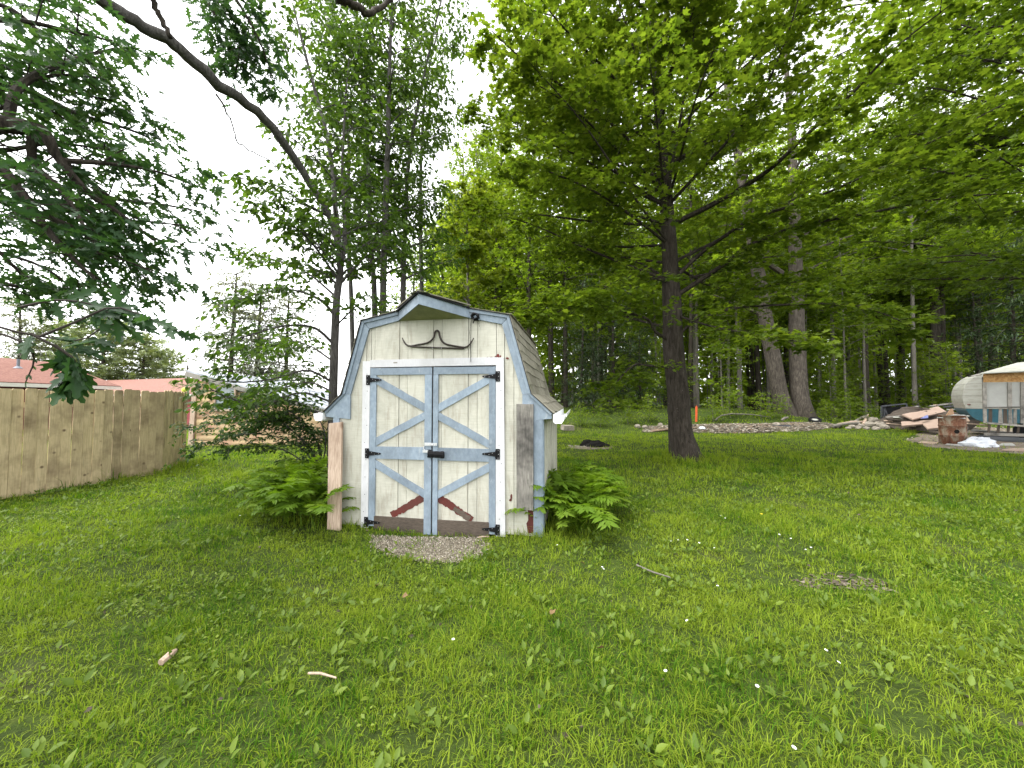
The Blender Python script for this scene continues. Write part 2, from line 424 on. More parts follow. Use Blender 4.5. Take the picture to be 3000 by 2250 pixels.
# ------------------------------------------------------------------ shed
PHI = math.radians(10)
A0 = arr(0.3543, 4.4992, 0.0)
UX = arr(math.cos(PHI), -math.sin(PHI), 0); NY = arr(math.sin(PHI), math.cos(PHI), 0)
SH0 = A0 - UX * 1.34
SHD = 2.65
shed = thing('garden_shed', 'small cream barn-roofed garden shed with blue trim and double doors', 'shed', (SH0[0], SH0[1], -0.06), -PHI)
ZS = -0.06                               # local z = world z + 0.06
def fp(px, py, off=0.0):
    """pixel on the shed's front plane (off metres in front of it) -> local x, z"""
    d = ray(px, py); t = ((A0 - NY * off - CAMP) @ NY) / (d @ NY); P = CAMP + d * t
    return float((P - SH0) @ UX), float(P[2] - ZS)
def rooftop(c):
    c = abs(c)
    return float(np.interp(c, [0, 0.955, 1.215, 1.46], [2.735, 2.545, 1.61, 1.385])) + 0.06
def board_poly(x0, x1, z0, ztop, y0, y1, mat, name='siding_board', parent=shed, drop=0.03):
    ks = [k for k in (-1.215, -0.955, 0.0, 0.955, 1.215) if x0 < k < x1]
    top = [(x, min(ztop, rooftop(x) - drop)) for x in [x1] + sorted(ks, reverse=True) + [x0]]
    pts = [(x0, y0, z0), (x1, y0, z0)] + [(x, y0, z) for x, z in top]
    return MB().prism(pts, (0, y1 - y0, 0)).build(name, mat, parent)
strips = []
for k in range(-4, 4):
    a = -0.006 + 0.448 * k
    strips += [(a, a + 0.113, 0.006), (a + 0.113, a + 0.448, 0.0)]
E_ = 0.0028
def front_strip(x0, x1, rec):
    x0 = max(x0, -1.30); x1 = min(x1, 1.30)
    if x1 - x0 < 0.01: return
    def seg(a, b, z0):
        if b - a > 0.008: board_poly(a + E_, b - E_, z0, 9, rec, 0.022 + rec * 0.2, M_SIDING)
    L, R = -0.84, 0.79
    seg(x0, min(x1, L), 0.02)
    seg(max(x0, L), min(x1, R), 2.02)
    seg(max(x0, R), x1, 0.02)
for s in strips: front_strip(*s)
# side and back walls: boards
for side in (-1, 1):
    xo = side * 1.34
    y = 0.02; i = 0
    while y < SHD - 0.01:
        w = 0.335 if i % 2 else 0.113; rec = 0.0 if i % 2 else 0.006
        y1 = min(y + w, SHD)
        xa, xb = sorted((xo - side * rec, xo - side * 0.024))
        MB().box((xa, y + E_, 0.04), (xb, y1 - E_, 1.50)).build('siding_board', M_SIDING, shed)
        y = y1; i += 1
for k in range(6):
    a = -1.31 + k * 2.62 / 6
    board_poly(a + E_, a + 2.62 / 6 - E_, 0.04, 9, SHD - 0.022, SHD, M_SIDING)
MB().box((-1.30, 0.10, 0.02), (1.30, SHD - 0.05, 0.06)).build('floor_deck', M_KICK, shed)
# corner boards
MB().box((1.237, -0.020, 0.0), (1.345, -0.001, 1.42)).build('corner_board', M_BLUE, shed)
MB().box((1.3405, -0.0005, 0.0), (1.357, 0.085, 1.42)).build('corner_board', M_BLUE, shed)
MB().box((-1.345, -0.020, 0.0), (-1.262, -0.001, 1.38)).build('corner_board', M_BLUE, shed)
MB().box((1.3405, SHD - 0.09, 0.0), (1.352, SHD, 1.42)).build('corner_board', M_SIDING, shed)
for yy in (0.45, 1.05):                       # short dark seams of the side panel
    for zz in (0.78, 1.10):
        pass
# rake trim, both sides
for s in (-1, 1):
    def pl(pts): return [(s * x, -0.0235, z + 0.06) for x, z in pts]
    MB().prism(pl([(0.462, 2.638), (0.952, 2.541), (0.858, 2.440), (0.462, 2.527)]), (0, 0.022, 0)).build('rake_board', M_BLUE, shed)
    MB().prism(pl([(0.954, 2.538), (1.212, 1.608), (1.105, 1.603), (0.862, 2.437)]), (0, 0.022, 0)).build('rake_board', M_BLUE, shed)
    MB().prism(pl([(1.211, 1.604), (1.455, 1.380), (1.448, 1.318), (1.108, 1.290), (1.108, 1.600)]), (0, 0.022, 0)).build('eave_panel', M_BLUE, shed)
    # thin second layer along the outer edge
    def pl2(pts): return [(s * x, -0.040, z + 0.06) for x, z in pts]
    MB().prism(pl2([(0.957, 2.543), (1.217, 1.610), (1.178, 1.606), (0.920, 2.525)]), (0, 0.0155, 0)).build('rake_moulding', M_BLUE, shed)
    MB().prism(pl2([(0.462, 2.646), (0.953, 2.548), (0.925, 2.510), (0.462, 2.598)]), (0, 0.0155, 0)).build('rake_moulding', M_BLUE, shed)
    MB().prism(pl2([(1.217, 1.606), (1.462, 1.383), (1.437, 1.362), (1.182, 1.600)]), (0, 0.0155, 0)).build('rake_moulding', M_BLUE, shed)
# projecting hood at the ridge: fascia boards, soffit
HP = (0.0, -0.47, 2.725 + 0.06)
for s in (-1, 1):
    q = (s * 0.462, -0.024, 2.646 + 0.06)
    MB().prism([HP, q, (q[0], q[1], q[2] - 0.118), (HP[0], HP[1], HP[2] - 0.115)], (0, 0.02, 0)).build('hood_fascia', M_BLUE, shed)
MB().prism([(0, -0.445, 2.70), (0.45, -0.004, 2.588), (-0.45, -0.004, 2.588)], (0, 0, 0.012)).build('hood_soffit', M_SOFFIT, shed)
# roof deck and shingles
prof = [(0.0, 2.735), (0.955, 2.545), (1.215, 1.61), (1.46, 1.385)]
for s in (-1, 1):
    for i in range(3):
        (x0, z0), (x1, z1) = prof[i], prof[i + 1]
        ln = math.hypot(x1 - x0, z1 - z0); nrm = arr((z0 - z1) / ln, (x1 - x0) / ln)
        def P(tl, y, h):
            return (s * (x0 + (x1 - x0) * tl + nrm[0] * h), y, z0 + (z1 - z0) * tl + nrm[1] * h + 0.06)
        mb = MB()
        V = [P(0, 0.03, -0.022), P(1, 0.03, -0.022), P(1, SHD, -0.022), P(0, SHD, -0.022), P(0, 0.03, 0.0), P(1, 0.03, 0.0), P(1, SHD, 0.0), P(0, SHD, 0.0)]
        mb.add(V, [(3,2,1,0),(4,5,6,7),(0,1,5,4),(1,2,6,5),(2,3,7,6),(3,0,4,7)]); mb.build('roof_deck', M_KICK, shed)
        # black drip edge at the front
        MB().prism([P(0, -0.055, -0.004), P(1, -0.055, -0.004), P(1, -0.055, 0.004), P(0, -0.055, 0.004)], (0, 0.085, 0)).build('drip_edge', M_BLACK, shed)
        nc = max(2, round(ln / 0.138)); ex = 1.0 / nc
        for c in range(nc):
            nt = 8; off = (c % 2) * 0.5
            edges = [-0.058] + [min(SHD + 0.03, max(-0.058, (j + off) * 0.36 + rng.normal(0, 0.01))) for j in range(1 - (c % 2), nt)] + [SHD + 0.03]
            for j in range(len(edges) - 1):
                a, b = edges[j] + 0.003, edges[j + 1] - 0.003
                if b - a < 0.04: continue
                dz = rng.normal(0, 0.012); lift = 0.012 + rng.random() * 0.008
                t0, t1 = max(0, c * ex - 0.10 * ex), (c + 1) * ex + dz * ex * 3 + 0.03
                V = [P(t0, a, 0.001), P(t1, a, lift - 0.008), P(t1, b, lift - 0.008 + rng.random() * 0.004), P(t0, b, 0.001),
                     P(t0, a, 0.006), P(t1, a, lift), P(t1 + rng.normal(0, 0.01), b, lift + rng.random() * 0.004), P(t0, b, 0.006)]
                mb = MB(); mb.add(V, [(3,2,1,0),(4,5,6,7),(0,1,5,4),(1,2,6,5),(2,3,7,6),(3,0,4,7)])
                mb.build('shingle', M_SHING, shed)
# hood roof and its shingles
for s in (-1, 1):
    def H(f, y, h): return None
    apex = arr(0, -0.50, 2.735 + 0.07); base = arr(s * 0.475, -0.06, 2.645 + 0.07); back = arr(0, -0.06, 2.74 + 0.07)
    MB().prism([apex, base, back], (0, 0, -0.014)).build('hood_roof', M_BLACK, shed)
    for k in range(3):
        t0, t1 = k / 3.0, (k + 1) / 3.0
        a = apex + (base - apex) * t0; b = apex + (base - apex) * (t1 + 0.03)
        a2 = back + (base - back) * t0; b2 = back + (base - back) * min(1, t1 + 0.03)
        up = arr(0, 0, 0.006 + 0.004 * k)
        MB().prism([a + up, b + up + arr(0, -0.015, 0), b2 + up, a2 + up], (0, 0, 0.013)).build('shingle', M_SHING, shed)
# ridge cap
MB().prism([(-0.11, -0.47, 2.795), (0, -0.49, 2.822), (0.11, -0.47, 2.795), (0, -0.47, 2.806)], (0, SHD + 0.5, 0)).build('ridge_cap', M_SHING, shed)
# gutters with end caps
for s in (-1, 1):
    def gp(pts): return [(s * x, -0.06, z) for x, z in pts]
    g = MB(); outer = [(1.468, 1.43), (1.470, 1.345), (1.490, 1.325), (1.565, 1.325), (1.590, 1.36), (1.600, 1.42), (1.594, 1.42), (1.583, 1.365), (1.560, 1.332), (1.493, 1.332), (1.476, 1.35), (1.474, 1.43)]
    g.prism(gp(outer), (0, SHD + 0.1, 0))
    g.prism(gp([(1.4745, 1.428), (1.4765, 1.3505), (1.4935, 1.3325), (1.5595, 1.3325), (1.5825, 1.3655), (1.5935, 1.418)]), (0, 0.004, 0))
    gu = g.build('gutter', M_VINYL, shed)
    MB().box((min(s*1.62, s*1.601), 0.06, 1.40), (max(s*1.62, s*1.601), 0.10, 1.43)).build('gutter_bracket', M_VINYL, gu)
# white door surround
def quad_board(pts, y0, y1, mat, name, parent=shed):
    return MB().prism([(x, y0, z) for x, z in pts], (0, y1 - y0, 0)).build(name, mat, parent)
quad_board([(-0.935, 0.0), (-0.838, 0.0), (-0.838, 2.085), (-0.941, 2.085)], -0.024, -0.002, M_WHITE, 'door_jamb')
quad_board([(0.790, 0.0), (0.905, 0.0), (0.884, 2.10), (0.790, 2.10)], -0.024, -0.002, M_WHITE, 'door_jamb')
quad_board([(-0.837, 2.005), (0.789, 2.010), (0.789, 2.105), (-0.837, 2.098)], -0.026, -0.002, M_WHITE, 'door_header')
quad_board([(-0.52, 2.052), (-0.468, 2.052), (-0.468, 2.068), (-0.52, 2.068)], -0.0275, -0.0262, M_GREYW, 'stencil_mark')
# nail heads on the jambs
for xj in (-0.89, 0.845):
    for i in range(9):
        z = 0.2 + i * 0.215; x = xj + rng.normal(0, 0.012)
        MB().box((x - 0.004, -0.0258, z - 0.004), (x + 0.004, -0.0243, z + 0.004)).build('nail_head', M_BLACK, shed)
# doors
def ragged(p, q, w0, w1, n=9, amp=0.012):
    p = arr(*p); q = arr(*q); d = norm(q - p); nn = arr(-d[1], d[0])
    ts = np.linspace(0, 1, n)
    a = [tuple(p + (q - p) * t + nn * ((w0 + (w1 - w0) * t) / 2 + rng.normal(0, amp))) for t in ts]
    b = [tuple(p + (q - p) * t - nn * ((w0 + (w1 - w0) * t) / 2 + rng.normal(0, amp))) for t in ts]
    return a + b[::-1]
def make_door(s, x_out, x_in, sw_out, sw_in, dz):
    """s = -1 left leaf, +1 right leaf; x_out hinge side, x_in meeting side"""
    d = bpy.data.objects.new('door', None); COL.objects.link(d); d.parent = shed; d.empty_display_size = 0.1
    lo, hi = min(x_out, x_in), max(x_out, x_in)
    for a, b, rec in strips:
        a2, b2 = max(a, lo), min(b, hi)
        if b2 - a2 > 0.012:
            board = MB().box((a2 + E_, -0.004 + rec, 0.02 + dz), (b2 - E_, 0.018 + rec * 0.2, 1.995 + dz * 0.2))
            board.build('siding_board', M_SIDING, d)
    yf, yb = -0.024, -0.0045
    def qb(pts, mat, name, y0=yf, y1=yb): return quad_board(pts, y0, y1, mat, name, d)
    xo2, xi2 = x_out - s * sw_out, x_in + s * sw_in
    qb([(x_out, 0.03 + dz), (xo2, 0.03 + dz), (xo2, 1.905), (x_out, 1.905)], M_BLUE, 'stile')
    qb([(x_in, -0.03 + dz * 0.5), (xi2, -0.03 + dz * 0.5), (xi2, 1.905), (x_in, 1.905)], M_BLUE, 'stile', yf - 0.004)
    qb([(x_out, 1.908), (x_in, 1.908), (x_in, 1.996), (x_out, 1.996 + dz * 0.2)], M_BLUE, 'rail')
    qb([(xo2 + -s * 0.001, 0.862), (xi2 + s * 0.001, 0.862), (xi2 + s * 0.001, 1.015), (xo2 - s * 0.001, 1.012)], M_BLUE, 'rail')
    kx = x_out - s * 0.075
    qb([(kx, -0.03 + dz * 0.4), (xi2 + s * 0.001, -0.045), (xi2 + s * 0.001, 0.148), (kx, 0.152)], M_KICK, 'kick_board', yf - 0.002)
    w = 0.088
    def brace(p, q, mat=M_BLUE, w=w, amp=0.0015):
        # ends cut upright, flush with the stiles
        p = arr(*p); q = arr(*q); h = w / abs(norm(q - p)[0]) / 2
        ts = np.linspace(0, 1, 10)
        up = [(p[0] + (q[0]-p[0])*t, p[1] + (q[1]-p[1])*t + h + rng.normal(0, amp)) for t in ts]
        dn = [(p[0] + (q[0]-p[0])*t, p[1] + (q[1]-p[1])*t - h + rng.normal(0, amp)) for t in ts]
        return qb(up + dn[::-1], mat, 'brace', yf + 0.004)
    e1, e2 = xo2 - s * 0.001, xi2 + s * 0.001
    brace((e1, 1.842), (e2, 1.495)); brace((e2, 1.402), (e1, 1.072), amp=0.003)
    brace((e1, 0.795), (e2, 0.450))
    # where the lowest brace came off: old red paint with a ragged edge
    qb(ragged((e2 - 0 , 0.415), (e2 + s * 0.43, 0.165), 0.092, 0.078, 30, 0.005), M_RED, 'bare_red_strip', -0.0068, -0.0045)
    if s > 0:
        qb(ragged((e2 + s * 0.20, 0.292), (e2 + s * 0.40, 0.175), 0.055, 0.07, 16, 0.006), M_KICK, 'bare_wood_strip', -0.0085, -0.0069)
    # T hinges
    for z in (1.845, 0.925, 0.075):
        zz = z + (0.03 if s > 0 and z > 0.5 else 0.0)
        h = MB(); xj = x_out + s * 0.004
        pl = [(xj, zz - 0.062), (xj + s * 0.050, zz - 0.062), (xj + s * 0.050, zz + 0.062), (xj, zz + 0.062)]
        h.prism([(x, -0.0300, q) for x, q in pl], (0, 0.0055, 0))
        st = [(xj - s * 0.001, zz - 0.030), (xj - s * 0.001, zz + 0.030), (xj - s * 0.155, zz + 0.010), (xj - s * 0.168, zz), (xj - s * 0.155, zz - 0.010)]
        h.prism([(x, -0.0320, q) for x, q in st], (0, 0.0035, 0))
        h.tube([(xj, -0.033, zz - 0.045), (xj, -0.033, zz + 0.045)], 0.007, 8)
        hg = h.build('hinge', M_BLACK, d)
        for sx, sz in ((0.03, 0.045), (0.03, -0.045), (0.036, 0.0), (-0.04, 0.012), (-0.08, -0.006), (-0.135, 0.0)):
            MB().box((xj + s*sx - 0.0028, -0.0340, zz + sz - 0.0028), (xj + s*sx + 0.0028, -0.0322 if sx < 0 else -0.0302, zz + sz + 0.0028)).build('screw', M_STEEL, hg)
    return d
doorL = make_door(-1, -0.834, -0.013, 0.083, 0.09, 0.0)
doorR = make_door(1, 0.786, 0.007, 0.080, 0.062, -0.01)
# hasp on the left leaf, black latch on the right
h = MB(); h.box((-0.098, -0.034, 1.035), (-0.012, -0.0285, 1.075)); h.box((-0.006, -0.038, 1.040), (0.062, -0.0285, 1.072)); h.box((-0.080, -0.046, 1.044), (0.02, -0.0385, 1.066))
h.tube([(-0.10, -0.04, 1.03), (-0.105, -0.045, 1.0), (-0.09, -0.045, 0.985)], 0.006, 6)
h.box((-0.118, -0.042, 0.955), (-0.045, -0.0285, 0.985))
h.build('hasp', M_STEEL, doorL)
h = MB(); h.box((-0.060, -0.036, 0.965), (-0.012, -0.0285, 0.99)); h.box((-0.060, -0.036, 0.895), (-0.012, -0.0285, 0.915))
ring = []
for i in range(9):
    x = -0.045 + i * 0.0255
    ry, rz_ = 0.018 + 0.004 * rng.random(), 0.036 + 0.008 * rng.random()
    ring.append([(x, -0.050 - ry * math.cos(a) , 0.940 + rz_ * math.sin(a) - 0.0006*i) for a in np.linspace(0, 2*PI, 9)[:-1]])
V = np.array(ring).reshape(-1, 3); n8 = 8
h.add(V, [(i*n8+k, i*n8+(k+1) % n8, (i+1)*n8+(k+1) % n8, (i+1)*n8+k) for i in range(8) for k in range(n8)] + [tuple(range(7, -1, -1)), tuple(range(64, 72))])
h.build('latch', M_BLACK, doorR)
# peeled paint on the siding
def chip(pts, y=-0.0012):
    quad_board(pts, y, y + 0.0010, M_RED, 'peeled_paint')
def chippx(cx, cy, w, hgt, n=7):
    x, z = fp(cx, cy); pts = []
    for k in range(n):
        a = 2 * PI * k / n; r = 0.6 + 0.5 * rng.random()
        pts.append((x + w * r * math.cos(a), z + hgt * r * math.sin(a)))
    chip(pts)
for cx, cy, w, hh in ((1459, 1042, .022, .03), (1452, 1046, .02, .016), (1440, 1047, .02, .012), (1428, 1048, .014, .010), (1486, 1050, .022, .014), (1466, 1044, .012, .018), (1498, 1458, .014, .045), (1496, 1465, .02, .02)):
    chippx(cx, cy, w, hh)
chip([(1.165, 0.05), (1.232, 0.05), (1.232, 0.32), (1.168, 0.32), (1.172, 0.2), (1.15, 0.16), (1.16, 0.1)])
tag(quad_board([(1.042, 0.335), (1.234, 0.325), (1.240, 1.545), (1.040, 1.548)], -0.047, -0.0245, wood('stained_grey_board', (0.10, 0.092, 0.083), (0.24, 0.225, 0.20), (0.018, 0.017, 0.016), (2.5, 2.5, 0.25), 0, 1.0, 0.85, ((0.03, 0.028, 0.026), 0.9)), 'patch_board'), 'weathered grey board with dark stains fixed beside the doors')
# raw board leaning on the left corner
lb = thing('leaning_board', 'raw pinkish pine board leaning against the left front corner', 'board', SH0 + UX * -1.19, -PHI)
b = MB(); V = []
for (x, z, y) in ((-0.085, -0.07, -0.20), (0.085, -0.07, -0.20), (-0.005, 1.255, -0.065), (-0.185, 1.235, -0.065)):
    V += [(x, y, z), (x, y + 0.036, z + 0.002)]
V = np.array(V)
b.add(V, [(0, 2, 4, 6), (7, 5, 3, 1), (0, 1, 3, 2), (2, 3, 5, 4), (4, 5, 7, 6), (6, 7, 1, 0)]); b.build('plank', M_RAWW, lb)
# iron ornament on the gable
S_ = 300 / 2212.0
def orn(x, y, off): 
    a, c = fp(1150 + x * S_, 920 + y * S_, off); return (a, -off, c)
iron = thing('iron_wall_hanging', 'dark wrought iron bow-shaped hanger hung on the cream gable above the doors', 'wall ornament', (SH0[0], SH0[1], ZS), -PHI)
opts = [(210,515),(232,570),(260,620),(295,660),(340,685),(400,690),(480,677),(560,660),(660,645),(760,620),(815,590),(855,555),(893,500),(905,450),(915,400),(932,368),(960,355),(990,368),(1005,400),(1012,450),(1025,500),(1048,555),(1080,600),(1125,635),(1180,660),(1290,682),(1400,700),(1480,714),(1560,720),(1605,708),(1645,680),(1680,640),(1700,610),(1730,560),(1755,515)]
op3 = [orn(x, y, 0.018) for x, y in opts]
rr = 0.0095 + 0.002 * np.sin(np.linspace(0, PI, len(op3)))
rr[:2] = 0.006; rr[-2:] = 0.006
MB().tube(op3, rr, 8).build('bow', M_RUSTIRON, iron, True)
MB().tube([orn(385, 700, 0.022), orn(700, 718, 0.02), orn(1000, 730, 0.02), orn(1300, 738, 0.02), orn(1540, 745, 0.022)], 0.0095, 8).build('bar', M_RUSTIRON, iron, True)
for x, y in ((880, 745), (1075, 745)):
    p = orn(x, y, 0.0)
    MB().tube([(p[0], 0.0, p[2]), (p[0], -0.03, p[2])], 0.004, 6).build('nail', M_STEEL, iron)
# tangle of cord at the hood's right end with a wire hanging down
cord = thing('cord_tangle', 'small black cord tangle hanging from the right end of the roof hood', 'cord', (SH0[0], SH0[1], ZS), -PHI)
cx, _, cz = orn(1790, 60, 0.06); pts = []
for i in range(70):
    a = i * 0.62; r = 0.035 + 0.012 * math.sin(i * 1.3)
    pts.append((cx + r * math.cos(a), -0.075 + 0.022 * math.sin(i * 0.37 + a * 0.5), cz + r * math.sin(a) * 1.05))
MB().tube(pts, 0.007, 5).build('coil', M_BLACK, cord, True)
MB().tube([orn(1720, 60, .05), orn(1690, 200, .03), orn(1670, 400, .02), orn(1680, 700, .025), orn(1690, 1030, .035)], 0.0028, 5).build('wire', M_BLACK, cord)
MB().tube([orn(1735, 70, .05), orn(1700, 300, .03), orn(1688, 620, .02), orn(1700, 940, .03)], 0.0022, 5).build('wire', M_BLACK, cord)
MB().tube([orn(1770, 100, .05), orn(1755, 160, .05), orn(1742, 205, .05)], 0.006, 5).build('cord_end', M_BLACK, cord)
MB().tube([orn(1830, 100, .05), orn(1850, 150, .05), orn(1868, 150, .05)], 0.006, 5).build('cord_end', M_BLACK, cord)
MB().tube([orn(1870, 180, .03), orn(1866, 225, .03), orn(1880, 275, .03)], 0.002, 4).build('wire', M_BLACK, cord)

# ------------------------------------------------------------------ fence
F0, F1, F2 = arr(-7.834, 5.949), arr(-7.293, 8.084), arr(-7.995, 9.364)
fence = thing('board_fence', 'tan dog-eared board privacy fence with a corner on the left', 'fence', (F1[0], F1[1], 0))
pmesh = []
for v in range(4):
    w = 0.136; t = 0.017; h = 1.70 + rng.normal(0, 0.004); c = 0.028
    pts = [(0, 0, 0), (w, 0, 0), (w, 0, h - c)]
    pts += [(w - c + c * math.cos(a), 0, h - c + c * math.sin(a)) for a in (0.5, 1.05)] + [(w - c, 0, h), (c, 0, h)]
    pts += [(c + c * math.cos(a), 0, h - c + c * math.sin(a)) for a in (PI - 1.05, PI - 0.5)] + [(0, 0, h - c)]
    pmesh.append(MB().prism(pts, (0, t, 0)).mesh('picket', M_FENCE))
def picket_run(P, Q, flip=False):
    d = norm(Q - P); L = np.linalg.norm(Q - P); n = int(L / 0.1425)
    ang = math.atan2(d[1], d[0])
    for i in range(n + 1):
        p = P + d * i * 0.1425 * (L / (n * 0.1425 + 0.137))
        o = link('picket', pmesh[rng.integers(4)], fence)
        o.location = (p[0] - F1[0], p[1] - F1[1], float(gz(p[0], p[1])) + 0.02 + rng.normal(0, 0.011))
        o.rotation_euler = (rng.normal(0, 0.004), rng.normal(0, 0.0035), ang + rng.normal(0, 0.02))
    nl = arr(-d[1], d[0]) * 0.04
    for z in (0.30, 0.90, 1.45):
        MB().beam((*(P + nl - F1), z), (*(Q + nl - F1), z), 0.038, 0.085).build('rail', M_FENCE, fence)
    k = max(1, round(L / 2.4))
    for i in range(k + 1):
        p = P + d * (L * i / k) + nl * 2.8 - F1
        MB().box((p[0] - .045, p[1] - .045, -0.1), (p[0] + .045, p[1] + .045, 1.62)).build('post', M_FENCE, fence)
picket_run(F0 - norm(F1 - F0) * 4.2, F1)
picket_run(F1 + norm(F2 - F1) * 0.02, F2)
e = norm(F2 - F1); pe = F2 + e * 0.06
MB().box((pe[0] - F1[0] - .05, pe[1] - F1[1] - .05, -0.1), (pe[0] - F1[0] + .05, pe[1] - F1[1] + .05, 1.71)).build('post', M_FENCE, fence)
M_BALL = plain('yellow_green_felt', (0.52, 0.60, 0.10), 0.95, 0, 0.1, 40)
pr = [(0.055 * math.sin(a), 0.055 - 0.055 * math.cos(a)) for a in np.linspace(0, PI, 9)]
b = MB(); b.lathe(pr, (0, 0, 0), 14); o = b.build('ball', M_BALL, None, True); o.location = (pe[0], pe[1], 1.71)
tag(o, 'round yellow-green ball cap on the end post of the board fence', 'ball')
# ------------------------------------------------------------------ buildings on the left
M_ROOFR = (lambda t: (lambda b: t.pbr(t.mix(t.ramp(t.noise(t.coord(), 9, 4, 0.7), [(0.35, (0,0,0)), (0.7, (1,1,1))]), (0.14, 0.060, 0.045), (0.225, 0.112, 0.085)), 0.9))(0))(NT('red_roof_shingle'))
M_CREAMF = plain('white_fascia', (0.72, 0.70, 0.66), 0.5, 0, 0.05)
M_REDW = plain('dark_red_wall', (0.17, 0.04, 0.045), 0.7, 0, 0.15)
M_REDD = plain('red_garage_door', (0.30, 0.075, 0.085), 0.5, 0, 0.1)
M_LOG = wood('yellow_log_siding', (0.44, 0.32, 0.17), (0.54, 0.41, 0.24), (0.32, 0.15, 0.11), (0.8, 0.8, 3), 0, 0.9, 0.7, ((0.33, 0.17, 0.13), 0.7))
M_METAL = plain('silver_sheet_roof', (0.34, 0.36, 0.39), 0.5, 0.1, 0.25, 3)
M_GLASS = plain('window_glass', (0.20, 0.24, 0.26), 0.08, 0, 0.1, 2, 0.6)
def solid(parent, name, mat, V, F):
    return MB().add(rel(parent, V), F).build(name, mat, parent)
HEX = [(3,2,1,0),(4,5,6,7),(0,1,5,4),(1,2,6,5),(2,3,7,6),(3,0,4,7)]
def slab(p, q, r, s, th):
    """thick quad"""
    P = np.array([p, q, r, s], float); n = norm(np.cross(P[1] - P[0], P[2] - P[0])) * th
    return np.vstack([P - n, P])
# red-roofed house: near block with the eave along Y
house = thing('red_roof_house', 'low house with red shingle roof and white fascia behind the fence', 'house', (-29, 24, -0.4))
e0, e1 = arr(-27.6, 12.0, 2.52), arr(-29.5, 29.0, 2.50)
r0, r1 = arr(-31.4, 12.0, 4.25), arr(-32.3, 27.2, 4.10)
b0, b1 = arr(-36.5, 12.0, 2.5), arr(-38, 29.0, 2.5)
solid(house, 'roof', M_ROOFR, np.vstack([slab(e0, e1, r1, r0, 0.12)]), HEX)
solid(house, 'roof', M_ROOFR, np.vstack([slab(r0, r1, b1, b0, 0.12)]), HEX)
MB().beam(rel(house, e0 + arr(0.04, 0, -0.16)), rel(house, e1 + arr(0.04, 0.05, -0.16)), 0.04, 0.22).build('fascia', M_CREAMF, house)
w0, w1 = arr(-28.4, 12.2, -0.6), arr(-30.1, 28.6, -0.6)
solid(house, 'wall', M_REDW, [w0, w1, w1 + arr(-8, 0, 0), w0 + arr(-8, 0, 0), w0 + arr(0,0,2.95), w1 + arr(0,0,2.95), w1 + arr(-8,0,2.95), w0 + arr(-8,0,2.95)], HEX)
solid(house, 'gable', M_REDW, [w1 + arr(0, .05, 2.9), w1 + arr(-8, .05, 2.9), r1 + arr(0, 1.2, -0.15), w1 + arr(0, .15, 2.9), w1 + arr(-8, .15, 2.9), r1 + arr(0, 1.3, -0.15)], [(0,1,2),(3,5,4),(0,3,4,1),(1,4,5,2),(2,5,3,0)])
pv = at(53, 1075, 22.0)
MB().lathe([(0.20, -0.08), (0.10, 0.02), (0.065, 0.05), (0.065, 0.45), (0.0, 0.45)], rel(house, pv), 12).build('vent_pipe', plain('grey_pipe', (0.16, 0.17, 0.20), 0.6), house)
for k in range(3):
    c = at(215 + 28 * k, 1141, 27.0 + k)
    MB().box(rel(house, c - arr(0.05, 0.7, 0.55)), rel(house, c + arr(0.45, 0.7, 0.1))).build('window', M_CREAMF, house)
# garage wing
gar = thing('garage_wing', 'red-roofed garage with a ribbed red door beyond the fence corner', 'garage', (-26, 28, -0.4))
ga, gb = arr(-44.9, 35.9, 2.0), arr(-20.9, 25.9, 1.95)
gd = norm(gb - ga); gn = arr(-gd[1], gd[0], 0); gn = gn if gn[1] > 0 else -gn
ra, rb = ga + gn * 4.6 + arr(0, 0, 1.45), gb + gn * 4.6 + arr(0, 0, 1.4)
solid(gar, 'roof', M_ROOFR, slab(ga - gn * 0.3 + arr(0,0,-.08), gb - gn * 0.3 + arr(0,0,-.08), rb, ra, 0.1), HEX)
solid(gar, 'roof', M_ROOFR, slab(ra, rb, rb + gn * 4.6 - arr(0,0,1.4), ra + gn * 4.6 - arr(0,0,1.4), 0.1), HEX)
MB().beam(rel(gar, ga - gn * 0.33 + arr(0,0,-.16)), rel(gar, gb - gn * 0.33 + arr(0,0,-.16)), 0.05, 0.13).build('fascia', M_CREAMF, gar)
lo = arr(0, 0, -2.5)
solid(gar, 'wall', M_REDW, [ga + lo, gb + lo, gb + gn * 9 + lo, ga + gn * 9 + lo, ga - arr(0,0,.15), gb - arr(0,0,.15), gb + gn * 9 - arr(0,0,.15), ga + gn * 9 - arr(0,0,.15)], HEX)
door = bpy.data.objects.new('garage_door', None); COL.objects.link(door); door.parent = gar
for i in range(17):
    z = -2.32 + i * 0.125
    p = gb - gd * 0.3 + arr(0, 0, z) - gn * 0.05; q = gb - gd * 3.0 + arr(0, 0, z) - gn * 0.05
    MB().beam(rel(gar, p), rel(gar, q), 0.05, 0.112).build('slat', M_REDD, door)
MB().beam(rel(gar, gb - gd * 0.15 - gn * 0.02 + arr(0,0,-2.4)), rel(gar, gb - gd * 0.15 - gn * 0.02 + arr(0,0,-.2)), 0.12, 0.12, (0,1,0)).build('door_trim', M_CREAMF, gar)
